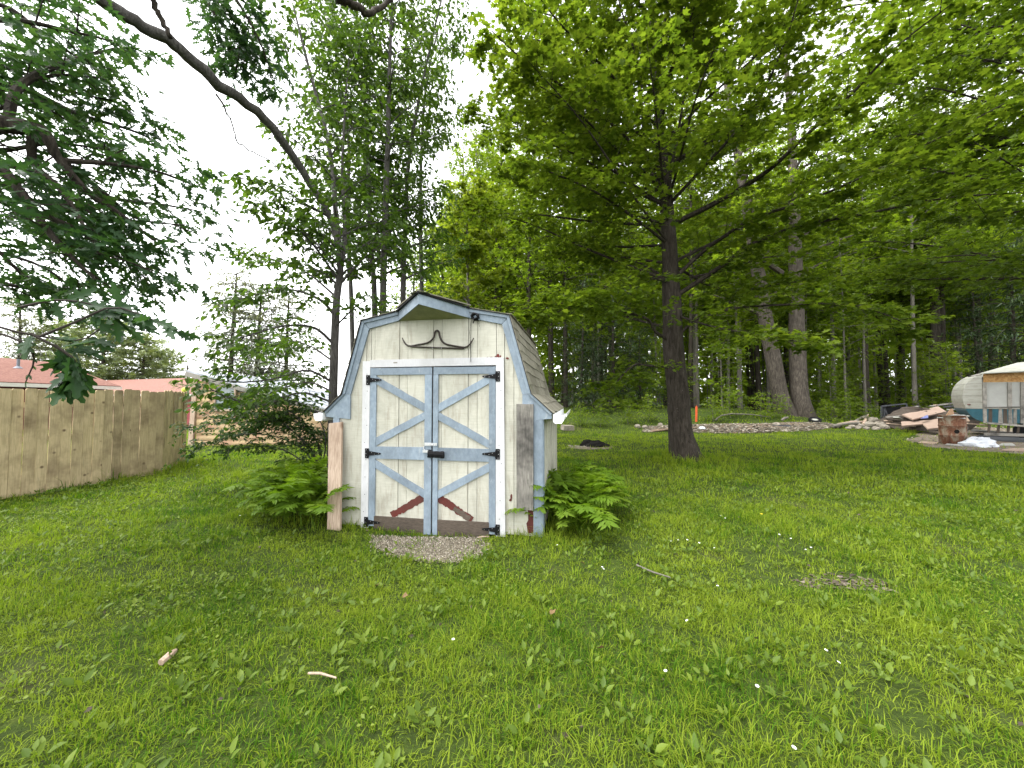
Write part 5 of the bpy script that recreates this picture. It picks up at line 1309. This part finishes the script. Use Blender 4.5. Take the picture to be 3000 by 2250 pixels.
SAP = [wood_kind(3.4, .03, .4, 1.3, 34, .17, M_BARKP, M_WOOD_L, 26), wood_kind(2.2, .02, .2, 1.1, 32, .16, M_BARKP, M_WOOD_L, 20), wood_kind(5.0, .045, .8, 1.6, 40, .19, M_BARKP, M_WOOD_L, 32)]
HEM = [wood_kind(9, .13, .4, 2.4, 80, .30, M_BARKD, M_CONIF, 60, T_NEEDLE, .25, .3), wood_kind(4.5, .07, .2, 1.7, 80, .26, M_BARKD, M_CONIF, 40, T_NEEDLE, .25, .3)]
def plant(kind, x, y, name, label, cat='tree', group=None, sc=1.0, sz=1.0):
    t = thing(name, label, cat, (x, y, float(gz(x, y)) - .04), rng.uniform(0, 6.28), group)
    t.scale = (sc, sc, sc * sz)
    link('trunk', kind[0], t); link('crown', kind[1], t)
    return t
NAMED = [(2166, 23.5, 1, 'pale slim double-looking stem left of the twin-trunk tree'), (2172, 24.5, 1, None), (2020, 24, 0, 'pale grey tree just right of the big maple trunk'), (2040, 25.5, 4, None), (2440, 24, 4, 'pale slim tree right of the twin-trunk tree'),
         (2398, 26, 1, None), (2480, 23, 3, None), (2535, 24.0, 1, 'pale slim tree left of the black frame'), (2682, 23, 4, 'pale slim tree rising behind the foam boards'), (2737, 24.5, 2, 'thick dark trunk rising left of the camper'), (2760, 24.6, 2, None),
         (2600, 27, 0, None), (2110, 28, 0, None), (2225, 27, 2, None), (1850, 26, 0, None), (1760, 27, 2, None), (1660, 25, 0, 'brown-stemmed tree seen just right of the shed roof'), (2640, 29, 2, None), (2820, 27, 1, None), (2900, 26, 0, None), (2300, 30, 2, None)]
GW = 'woodland trees beyond the lawn'
LW = 'slender tree among the many in the wood beyond the lawn'
for px, Y, k, lab in NAMED:
    p = at(px, 1168, Y); plant(KINDS[k], p[0], p[1], 'woodland_tree', lab or LW, 'tree', None if lab else GW, 1.05, 1.35)
pos = []
tries = 0
while len(pos) < 120 and tries < 6000:
    tries += 1
    y = 24.5 + 24 * rng.random() ** 1.3; x = rng.uniform(-.16 * y, 1.5 * y)
    if all((x - a) ** 2 + (y - b) ** 2 > 1.5 ** 2 for a, b in pos):
        pos.append((x, y)); plant(KINDS[rng.integers(5)], x, y, 'woodland_tree', LW, 'tree', GW, rng.uniform(.95, 1.3), rng.uniform(1.1, 1.5))
for i in range(60):
    y = 21.8 + 9 * rng.random() ** 1.2; x = rng.uniform(-.12 * y, 1.5 * y)
    plant(SAP[rng.integers(3)], x, y, 'young_sapling', 'leafy young sapling in the undergrowth along the wood edge', 'sapling', 'saplings along the wood edge', rng.uniform(.7, 1.15))
for px, Y, k, sc, lab in ((1700, 21.5, 0, .8, 'dark drooping conifer at the wood edge right of the shed'), (1800, 22.0, 0, .9, 'dark conifer at the wood edge left of the big maple'), (1880, 21.8, 1, 1.0, 'low dark conifer close to the left of the maple trunk'), (1740, 20.6, 1, .8, 'low spreading conifer in front of the wood right of the shed'),
                          (2960, 20.5, 0, 1.05, 'feathery grey-green conifer above the camper'), (3060, 19.5, 0, 1.2, 'feathery conifer above the porch roof'), (2880, 23.5, 0, 1.0, 'conifer standing behind the camper nose')):
    p = at(px, 1168, Y); plant(HEM[k], p[0], p[1], 'conifer_tree', lab, 'conifer', None, sc)
for px, py, Y, sc, lab in ((2290, 1215, 19.6, .55, 'low bright maple seedling left of the twin trunk'), (2230, 1225, 19.4, .6, 'leafy seedling on the left end of the wood chip bank'), (2420, 1225, 20, .5, 'low seedling in front of the twin trunk'), (2490, 1215, 20.2, .7, 'bright seedling right of the twin trunk'),
                          (2555, 1220, 19.6, .45, 'small bright seedling left of the black frame'), (2090, 1235, 18.9, .6, 'low leafy seedling right of the orange stake'), (1840, 1250, 18.6, .55, 'low leafy seedling left of the big maple'), (1760, 1245, 18.2, .5, 'low leafy seedling behind the black heap'), (1700, 1250, 18.3, .5, 'low leafy seedling near the concrete block'), (1900, 1245, 19.0, .6, 'leafy seedling close behind the maple trunk'), (2140, 1230, 19.6, .7, 'seedling between orange stake and twin trunk')):
    p = at(px, py, Y); plant(SAP[1], p[0], p[1], 'maple_seedling', lab, 'seedling', None, sc)
# distant wood: leaf mass and stems too far to tell apart
L = Leaves()
n_ = 40000
y = 50 + 22 * rng.random(n_); x = rng.uniform(-.22, 1.6, n_) * y; z = .6 + (27 * rng.random(n_)) * (0.75 + .5 * fbm(x * .12, y * .1, 5))
L.add(np.stack([x, y, z], -1), rng.normal(0, 1, (n_, 3)), UP + rng.normal(0, .6, (n_, 3)), .7 + .9 * rng.random(n_))
tag(link('distant_wood', L.mesh('distant_wood', T_DIA, M_WOOD_L)), 'far green leaf mass of the wood', 'wood', None, 'stuff')
# trees beyond the houses on the left and behind the shed
for px, Y, k, sc, lab in ((1300, 27, 2, 1.0, 'tall leafy tree far behind the shed hood'), (1450, 25, 0, 1.0, 'leafy tree far behind the right roof slope'), (1550, 24, 2, 1.05, 'tall tree behind the right roof edge of the shed'), (1200, 29, 0, 1.05, 'leafy tree far behind the slim stems'), (1400, 31, 4, 1.1, 'tall pale-stemmed tree behind the lime-green tree'), (1500, 30, 2, 1.15, 'tall dark tree deep behind the lime-green tree')):
    p = at(px, 1168, Y); plant(KINDS[k], p[0], p[1], 'woodland_tree', lab, 'tree', None, sc)
PINE = wood_kind(11, .22, 1.6, 3.4, 110, .45, M_BARKD, M_PINEF, 52, T_NEEDLE, .12, .35)
FAR = wood_kind(9, .25, 2.0, 4.0, 120, .36, M_BARK2, M_FARL, 50, T_CLUMP, .1, .5)
for px, Y, k, sc, lab in ((668, 27, PINE, 1.0, 'hazy grey-green pine with bare lower limbs behind the silver roof'), (745, 28, PINE, .95, 'second pine right of the first behind the silver roof'), (830, 30, PINE, .95, 'third pine half hidden by the shrub leaves'),
                          (60, 40, PINE, 1.15, 'hazy sparse tree above the left end of the red roof'), (290, 42, FAR, 1.25, 'hazy pale tree above the middle of the red roof'), (410, 42, FAR, 1.0, 'rounded light green tree above the garage roof'), (480, 48, FAR, .9, 'small far tree left of the utility pole'), (160, 44, FAR, 1.2, 'hazy leafy tree behind the roof vent pipe')):
    p = at(px, 1168, Y); plant(k, p[0], p[1], 'pine_tree' if k is PINE else 'far_tree', lab, 'tree', None, sc)
# ------------------------------------------------------------------ ferns beside the shed
def frond_mesh(npair, ln, seed):
    r2 = np.random.default_rng(seed); V = []; F = []
    def tri_leaf(p, a, n, size, w):
        X = norm(np.cross(a, n)); k = len(V)
        V.extend([p, p + a * size * .45 + X * size * w, p + a * size - n * size * .1, p + a * size * .45 - X * size * w]); F.extend([(k, k+1, k+2), (k, k+2, k+3)])
    spine = []
    for i in range(9):
        f = i / 8; spine.append(arr(0, ln * (.95 * f ** 1.15), ln * (.75 * math.sin(f * 1.9) )))
    spine = np.array(spine)
    for i in range(npair):
        f = .34 + .62 * i / (npair - 1); k = min(7, int(f * 8)); p = spine[k] + (spine[k+1] - spine[k]) * (f * 8 - k); T = norm(spine[k+1] - spine[k])
        N = norm(np.cross(arr(1, 0, 0), T)); sz = ln * .25 * math.sin(PI * (.22 + .74 * (1 - f))) + .012
        for s in (-1, 1):
            a = norm(arr(s, 0, 0) + T * .55 + r2.normal(0, .08, 3) - UP * .12)
            tri_leaf(p, a, N + r2.normal(0, .12, 3), sz, .15)
    tri_leaf(spine[-2], norm(spine[-1] - spine[-2]), norm(np.cross(arr(1,0,0), norm(spine[-1] - spine[-2]))), ln * .2, .2)
    for i in range(8):
        k = len(V); w = .004 * (1 - i / 10)
        V.extend([spine[i] + arr(w, 0, 0), spine[i] - arr(w, 0, 0), spine[i+1] - arr(w, 0, 0), spine[i+1] + arr(w, 0, 0)]); F.extend([(k, k+1, k+2), (k, k+2, k+3)])
    V = np.array(V); F = np.array(F)
    return fast_mesh('frond', V, F, M_FERN, np.full(len(F), r2.random() * .5))
FR = [frond_mesh(11 + i % 3, .46 + .03 * i, 50 + i) for i in range(7)]
def fern_clump(label, spots, c, lim=90):
    t = thing('fern_clump', label, 'fern', (c[0], c[1], float(gz(*c[:2]))))
    for (x, y, sc, lean, az) in spots:
        o = link('frond', FR[rng.integers(7)], t); o.location = (x - c[0], y - c[1], float(gz(x, y)) - float(gz(*c[:2])) - .01)
        o.rotation_euler = (-lean, rng.normal(0, .15), az); o.scale = (sc, sc, sc)
    return t
def spots_in(px0, px1, y0, y1, n, sc0, sc1, avoid=True, cen=None):
    out = []; 
    while len(out) < n:
        y = rng.uniform(y0, y1); x = rng.uniform((px0 - 1500) / FPX, (px1 - 1500) / FPX) * y
        u = (arr(x, y, 0) - SH0) @ UX; w = (arr(x, y, 0) - SH0) @ NY
        if -1.42 < u < 1.42 and w > -.08: continue
        out.append((x, y, rng.uniform(sc0, sc1), rng.uniform(-.45, .25), rng.uniform(0, 6.28) if rng.random() < .35 else rng.normal(PI, 1.1)))
    return out
fern_clump('dark green fern clump growing along the left shed wall', spots_in(815, 950, 4.7, 6.2, 170, .75, 1.15), (-2.75, 5.2))
fern_clump('bright green fern clump growing at the right front corner of the shed', spots_in(1605, 1735, 4.5, 6.2, 175, .72, 1.12), (.85, 5.0))

# ------------------------------------------------------------------ grass, weeds, flowers
def inside_poly(x, y, P):
    r = np.zeros(len(x), bool); n = len(P); j = n - 1
    for i in range(n):
        xi, yi = P[i]; xj, yj = P[j]
        c = ((yi > y) != (yj > y)) & (x < (xj - xi) * (y - yi) / (yj - yi + 1e-12) + xi); r ^= c; j = i
    return r
def blocked(x, y):
    P = np.stack([x, y], -1) - SH0[:2]; u = P @ UX[:2]; w = P @ NY[:2]
    b = (abs(u) < 1.35) & (w > -.01) & (w < SHD)
    b |= inside_poly(x, y, GRAVEL_OUT) & (rng.random(len(x)) < .97 - .75 * sstep(.5, .72, fbm(x * 4, y * 4, 91)))
    b |= inside_poly(x, y, DIRT_OUT) & (rng.random(len(x)) < .9)
    b |= inside_poly(x, y, MULCH_OUT) & (rng.random(len(x)) < .85)
    b |= (x - MB_X[0]) ** 2 + (y - MB_X[1]) ** 2 < .3 ** 2
    wood_y = 19.5
    b |= (y > wood_y + 1.5 * vnoise(x * .4, x * 0, 9)) & (x > -5) & (rng.random(len(x)) < .85)
    # thin bare spots in the lawn
    d1 = np.hypot((x - BARE[0]) / .55, (y - BARE[1]) / .16)
    b |= (d1 < 1.1) & (rng.random(len(x)) < .6)
    b |= (fbm(x * 1.7, y * 1.7, 21) > .70) & (rng.random(len(x)) < .6)
    return b
BARE = gnd(2470, 1712)[:2]
def tallness(x, y):
    """longer tufts by the fence, walls and trunk"""
    t = 1 + 1.0 * np.exp(-((x - MB_X[0]) ** 2 + (y - MB_X[1]) ** 2) / .5)
    d = norm(F1 - F0); nn = arr(-d[1], d[0]); dist = abs((np.stack([x, y], -1) - F1) @ nn); al = (np.stack([x, y], -1) - F1) @ d
    t += 1.0 * np.exp(-(dist / .16) ** 2) * (al < .3)
    P = np.stack([x, y], -1) - SH0[:2]; u = P @ UX[:2]; w = P @ NY[:2]
    t += 0.9 * np.exp(-((w + .06) / .12) ** 2) * ((abs(u) > .85) & (abs(u) < 1.6)) + .8 * np.exp(-((abs(u) - 1.4) / .15) ** 2) * ((w > -.1) & (w < 3))
    t += .9 * np.exp(-((x + 7.6) ** 2 + (y - 9.0) ** 2) / .5)
    return t
def grass_band(y0, y1, dens, wid, l0, l1, segs):
    area = 1.40 * (y1 ** 2 - y0 ** 2) + 1.6 * (y1 - y0); n = int(area * dens)
    y = np.sqrt(rng.random(n) * (y1 ** 2 - y0 ** 2) + y0 ** 2); x = rng.uniform(-1, 1, n) * (1.38 * y + .8)
    # part of the blades stand in tufts
    nt = max(1, n // 45); ti = rng.integers(0, nt, n); tx, ty = x[:nt], y[:nt]
    tuft = rng.random(n) < .38; sp = .012 + wid * 6
    ox = rng.normal(0, sp, n); oy = rng.normal(0, sp, n)
    x = np.where(tuft, tx[ti] + ox, x); y = np.where(tuft, ty[ti] + oy, y)
    k = ~blocked(x, y)
    k &= (y > 1.0)
    k &= tuft | (rng.random(n) < 1.8 * fbm(x * 2.6, y * 2.6, 31) ** 1.3 + .03)
    tl = (.8 + 1.3 * rng.random(nt))[ti]; ta = np.arctan2(oy, ox); tr_ = rng.random(nt)[ti]
    x, y, tuft, tl, ta, tr_ = x[k], y[k], tuft[k], tl[k], ta[k], tr_[k]; n = len(x)
    cl = fbm(x * 1.1, y * 1.1, 41)
    ln = (l0 + (l1 - l0) * rng.random(n)) * (.25 + 1.35 * cl) * tallness(x, y)
    ln = np.where(tuft, ln * tl, ln)
    az = np.where(tuft, ta + rng.normal(0, .5, n), rng.uniform(0, 2 * PI, n)); bend = rng.uniform(.15, 1.5, n)
    d = np.stack([np.cos(az), np.sin(az)], -1); s = np.stack([-d[:, 1], d[:, 0]], -1)
    w = wid * (.6 + .8 * rng.random(n))
    z = gz(x, y) - .004
    B = np.stack([x, y, z], -1)
    def P(f, side, ww):
        h = ln * f * (1 - .45 * bend * f); o = ln * bend * f * f * .9
        return B + np.concatenate([d * o[:, None] + s * (side * w * ww)[:, None], h[:, None]], 1)
    r = rng.random(n) ** 1.3 * .55 + .55 * (fbm(x * .9, y * .9, 61) - .5) + .55 * (fbm(x * 2.3, y * 2.3, 67) - .5) + .13 + np.where(tuft, .30 * (tr_ - .55), 0) + .20 * sstep(9, 13, y)  # farther blades paler: sunlight on the open lawn is put into their tone
    if segs == 2:
        V = np.stack([P(0, -.5, 1), P(0, .5, 1), P(.55, .5, .8), P(.55, -.5, .8), P(1, 0, 0)], 1)
        F = np.array([(0, 1, 2), (0, 2, 3), (3, 2, 4)]); m = 5
    else:
        V = np.stack([P(0, -.5, 1), P(0, .5, 1), P(1, 0, 0)], 1); F = np.array([(0, 1, 2)]); m = 3
    FF = (np.arange(n) * m)[:, None, None] + F
    return V.reshape(-1, 3), FF.reshape(-1, 3), np.repeat(r, len(F))
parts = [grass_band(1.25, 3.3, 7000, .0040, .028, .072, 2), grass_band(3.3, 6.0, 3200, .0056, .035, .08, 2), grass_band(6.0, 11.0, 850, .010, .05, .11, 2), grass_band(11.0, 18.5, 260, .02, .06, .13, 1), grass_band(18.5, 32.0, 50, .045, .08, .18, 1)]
V = []; F = []; Rn = []; off = 0
for v, f, r in parts: V.append(v); F.append(f + off); Rn.append(r); off += len(v)
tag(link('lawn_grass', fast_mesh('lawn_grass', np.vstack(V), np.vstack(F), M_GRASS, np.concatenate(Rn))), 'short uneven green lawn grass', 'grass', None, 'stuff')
# broad-leaved weeds
L = Leaves()
n_ = 5200
y = np.sqrt(rng.random(n_) * (8.5 ** 2 - 1.3 ** 2) + 1.3 ** 2); x = rng.uniform(-1, 1, n_) * (1.36 * y + .5)
k = ~blocked(x, y) & (rng.random(n_) < 1.6 * fbm(x * 1.3, y * 1.3, 77) ** 1.5 + .1); x, y = x[k], y[k]
for xx, yy in zip(x, y):
    m = rng.integers(3, 8); a0 = rng.uniform(0, 6.28); sz = rng.uniform(.028, .062)
    az = a0 + np.arange(m) * 2.4 + rng.normal(0, .3, m); el = rng.uniform(.3, 1.1, m)
    ax = np.stack([np.cos(az) * np.cos(el), np.sin(az) * np.cos(el), np.sin(el)], -1)
    p = np.tile(arr(xx, yy, float(gz(xx, yy)) + .015), (m, 1)) + ax * rng.uniform(.01, .05, (m, 1))
    L.add(p, ax, UP + rng.normal(0, .3, (m, 3)), sz * (.7 + .6 * rng.random(m)))
tag(link('lawn_weeds', L.mesh('lawn_weeds', T_OV, M_WEED)), 'low broad-leaved weeds scattered through the lawn', 'weeds', None, 'stuff')
# low clover between the grass
L = Leaves(); n_ = 60000
y = np.sqrt(rng.random(n_) * (7.5 ** 2 - 1.25 ** 2) + 1.25 ** 2); x = rng.uniform(-1, 1, n_) * (1.36 * y + .5)
k = ~blocked(x, y) & (rng.random(n_) < sstep(.46, .66, fbm(x * 1.6, y * 1.6, 123))); x, y = x[k], y[k]; n_ = len(x)
az = rng.uniform(0, 6.28, n_)
L.add(np.stack([x, y, gz(x, y) + rng.uniform(.012, .045, n_)], -1), np.stack([np.cos(az), np.sin(az), rng.uniform(-.1, .6, n_)], -1), UP + rng.normal(0, .35, (n_, 3)), rng.uniform(.014, .032, n_))
tag(link('lawn_clover', L.mesh('lawn_clover', T_DIA, M_WEED)), 'patches of low clover leaves in the lawn', 'clover', None, 'stuff')
# gravel bits and chips as loose pieces too small to pick apart
M_LITTER = (lambda t: t.pbr(t.ramp(t.n('ShaderNodeAttribute', attribute_name='rnd').outputs['Fac'], [(0.0, (0.03, 0.024, 0.018)), (0.6, (0.085, 0.066, 0.05)), (1.0, (0.17, 0.145, 0.115))]), 0.9))(NT('dead_leaf_litter'))
def loose(name, label, out, n, s0, s1, mat, lift, cat, bul=None, flat=1.0, soft=0.0):
    mn, mx = out.min(0), out.max(0); x = rng.uniform(mn[0], mx[0], n * 3); y = rng.uniform(mn[1], mx[1], n * 3)
    k = inside_poly(x, y, out)
    if soft:
        cc = out.mean(0); k = np.ones(len(x), bool); x = x + rng.normal(0, soft, len(x)); y = y + rng.normal(0, soft, len(y)); k = inside_poly(x - rng.normal(0, soft, len(x)), y - rng.normal(0, soft, len(x)), out) & (rng.random(len(x)) < .4 + .6 * fbm(x * 5, y * 5, 7))
        P_ = np.stack([x, y], -1) - SH0[:2]; k &= ~((abs(P_ @ UX[:2]) < 1.35) & (P_ @ NY[:2] > -.03))
    x, y = x[k][:n], y[k][:n]; n = len(x)
    c = out.mean(0); z = gz(x, y) + lift
    if bul:
        # relative distance to the outline, by angle
        ang = np.arctan2(out[:, 1] - c[1], out[:, 0] - c[0]); o = np.argsort(ang); rr = np.hypot(*(out - c).T)[o]
        ra = np.interp(np.arctan2(y - c[1], x - c[0]), ang[o], rr, period=2 * PI); s_ = np.clip(np.hypot(x - c[0], y - c[1]) / ra, 0, 1); z = z + bul * (1 - s_ ** 2)
    tet = np.array([(-.5, -.4, 0), (.5, -.35, .05), (.1, .5, 0), (0, 0, .5)]); TF = np.array([(0, 1, 3), (1, 2, 3), (2, 0, 3)])
    a = rng.uniform(0, 6.28, n); s = rng.uniform(s0, s1, n); X = np.stack([np.cos(a), np.sin(a), rng.normal(0, .2, n)], -1); Y = np.stack([-np.sin(a), np.cos(a), rng.normal(0, .2, n)], -1)
    V = np.stack([x, y, z], -1)[:, None] + s[:, None, None] * (tet[None, :, 0:1] * X[:, None] + tet[None, :, 1:2] * Y[:, None] + tet[None, :, 2:3] * UP * flat)
    F = (np.arange(n) * 4)[:, None, None] + TF
    tag(link(name, fast_mesh(name, V.reshape(-1, 3), F.reshape(-1, 3), mat, np.repeat(rng.random(n), 3))), label, cat, None, 'stuff')
loose('loose_gravel', 'loose pale gravel in front of the shed doors', GRAVEL_OUT, 7000, .008, .026, M_STUFFCHIP, .008, 'gravel', None, 1.0, .035)
loose('loose_wood_chips', 'loose wood chips at the wood edge', MULCH_OUT, 5200, .05, .20, M_STUFFCHIP, .02, 'wood chips', .15, .3)
loose('dirt_litter', 'small pale litter on the bare dirt by the drum', DIRT_OUT, 500, .03, .10, M_STUFFCHIP, .014, 'litter')
ring = np.array([(BARE[0] + .55 * (.5 + .6 * rng.random()) * math.cos(a), BARE[1] + .17 * (.5 + .6 * rng.random()) * math.sin(a)) for a in np.linspace(0, 6.28, 17)[:-1]])
loose('leaf_litter', 'dead leaf litter in the bare lawn spot', ring, 170, .015, .055, M_LITTER, .008, 'leaf litter', None, .35, .07)
# white flower heads
fm = MB(); fm.tube([(0, 0, 0), (.004, .002, .05), (.006, .004, .095)], [.0016, .0014, .0012], 4, False)
stem_me = fm.mesh('stem', M_WEED)
fm = MB()
for k in range(10):
    a = 2 * PI * k / 10; c, s = math.cos(a), math.sin(a); t = .35; S2 = .45
    fm.add([(0.004*c*S2, .004*s*S2, .098), (.017*S2*math.cos(a-t), .017*S2*math.sin(a-t), .101), (.021*S2*c, .021*S2*s, .1), (.017*S2*math.cos(a+t), .017*S2*math.sin(a+t), .101)], [(0, 1, 2, 3)])
head_me = fm.mesh('petals', plain('white_petal', (0.80, 0.80, 0.78), .6, 0, .03))
for i, (px, py) in enumerate(((1757, 1680), (1762, 1688), (1975, 1602), (1990, 1598), (2046, 1601), (2006, 1592), (2104, 1623), (2125, 1528), (2107, 1521), (2275, 1575), (2324, 1592), (2352, 1610), (2356, 1626), (2381, 1620), (2104, 1741), (2040, 1843), (1962, 2003), (2306, 2236), (2408, 1937), (2430, 1970), (2210, 2043), (1640, 1612), (1330, 1905), (700, 1520), (620, 1480), (1930, 1360), (1945, 1350))):
    p = gnd(px, py + 14); t = thing('daisy', 'small white flower head standing in the lawn', 'flower', p, rng.uniform(0, 6), 'white flower heads in the lawn')
    link('stem', stem_me, t); o = link('petals', head_me, t); o.rotation_euler = (rng.normal(.2, .2), rng.normal(0, .2), 0)
fy = MB(); 
for k in range(6):
    a = 2 * PI * k / 6; fy.add([(0, 0, .09), (.014*math.cos(a-.4), .014*math.sin(a-.4), .097), (.018*math.cos(a), .018*math.sin(a), .096), (.014*math.cos(a+.4), .014*math.sin(a+.4), .097)], [(0, 1, 2, 3)])
p = gnd(2232, 1528); t = thing('buttercup', 'single small yellow flower in the lawn right of the shed', 'flower', p); link('stem', stem_me, t); fy.build('petals', plain('yellow_petal', (.75, .55, .03), .6), t)
# dead leaves and sticks lying on the lawn
dl = MB(); dl.add([(0, 0, 0), (.03, .02, .012), (.045, .05, .02), (.02, .06, .006), (.012, .1, .014), (-.012, .065, .008), (-.04, .055, .022), (-.03, .022, .010)], [(0, 1, 2, 3), (0, 3, 4, 5), (0, 5, 6, 7)])
dm = dl.mesh('dead_leaf', M_DEADLEAF)
for px, py, lab in ((1715, 1668, 'curled tan dead leaf on the lawn right of the doors'), (1178, 1765, 'tan dead leaf on the lawn below the gravel'), (1770, 1923, 'tan dead leaf low in the lawn right of centre'), (330, 1648, 'grey-brown dead leaf on the left lawn'), (1095, 1735, 'brown dead leaf just below the left side of the gravel'), (1612, 1820, 'small reddish dead leaf in the middle lawn')):
    p = gnd(px, py); o = link('dead_leaf', dm); o.location = p + arr(0, 0, .045); o.rotation_euler = (.3, rng.normal(0, .3), rng.uniform(0, 6)); o.scale = (.6, .6, .6); tag(o, lab, 'leaf')
def stick(px0, py0, px1, py1, r, mat, lab, name='stick'):
    a, b_ = gnd(px0, py0) + arr(0, 0, .05), gnd(px1, py1) + arr(0, 0, .045); m = (a + b_) / 2 + rng.normal(0, .008, 3)
    o = MB().tube([a - a, m - a, b_ - a], [r, r * 1.1, r * .7], 7).build(name, mat); o.location = a; tag(o, lab, 'stick')
stick(470, 1968, 512, 1930, .018, M_RAWW, 'thick pale broken stick lying in the left foreground grass')
stick(903, 2000, 985, 2012, .006, M_RAWW, 'thin pale straw lying in the foreground grass')
stick(1865, 1672, 1965, 1708, .007, M_BARKP, 'thin grey twig lying on the lawn right of the shed')
stick(1400, 1588, 1432, 1584, .006, M_RAWW, 'short pale twig at the right end of the gravel')

# bits of dead leaf and straw strewn in the grass
n_ = 1500
y = np.sqrt(rng.random(n_) * (9.0 ** 2 - 1.3 ** 2) + 1.3 ** 2); x = rng.uniform(-1, 1, n_) * (1.36 * y + .5)
k = ~blocked(x, y) & (rng.random(n_) < 1.5 * fbm(x * 1.1, y * 1.1, 201) ** 2); x, y = x[k], y[k]; n_ = len(x)
az = rng.uniform(0, 6.28, n_); L = Leaves()
L.add(np.stack([x, y, gz(x, y) + rng.uniform(.008, .03, n_)], -1), np.stack([np.cos(az), np.sin(az), rng.normal(0, .3, n_)], -1), UP + rng.normal(0, .6, (n_, 3)), rng.uniform(.012, .05, n_))
tag(link('lawn_litter', L.mesh('lawn_litter', T_DIA, M_LITTER)), 'bits of dead leaf strewn in the lawn', 'leaf litter', None, 'stuff')
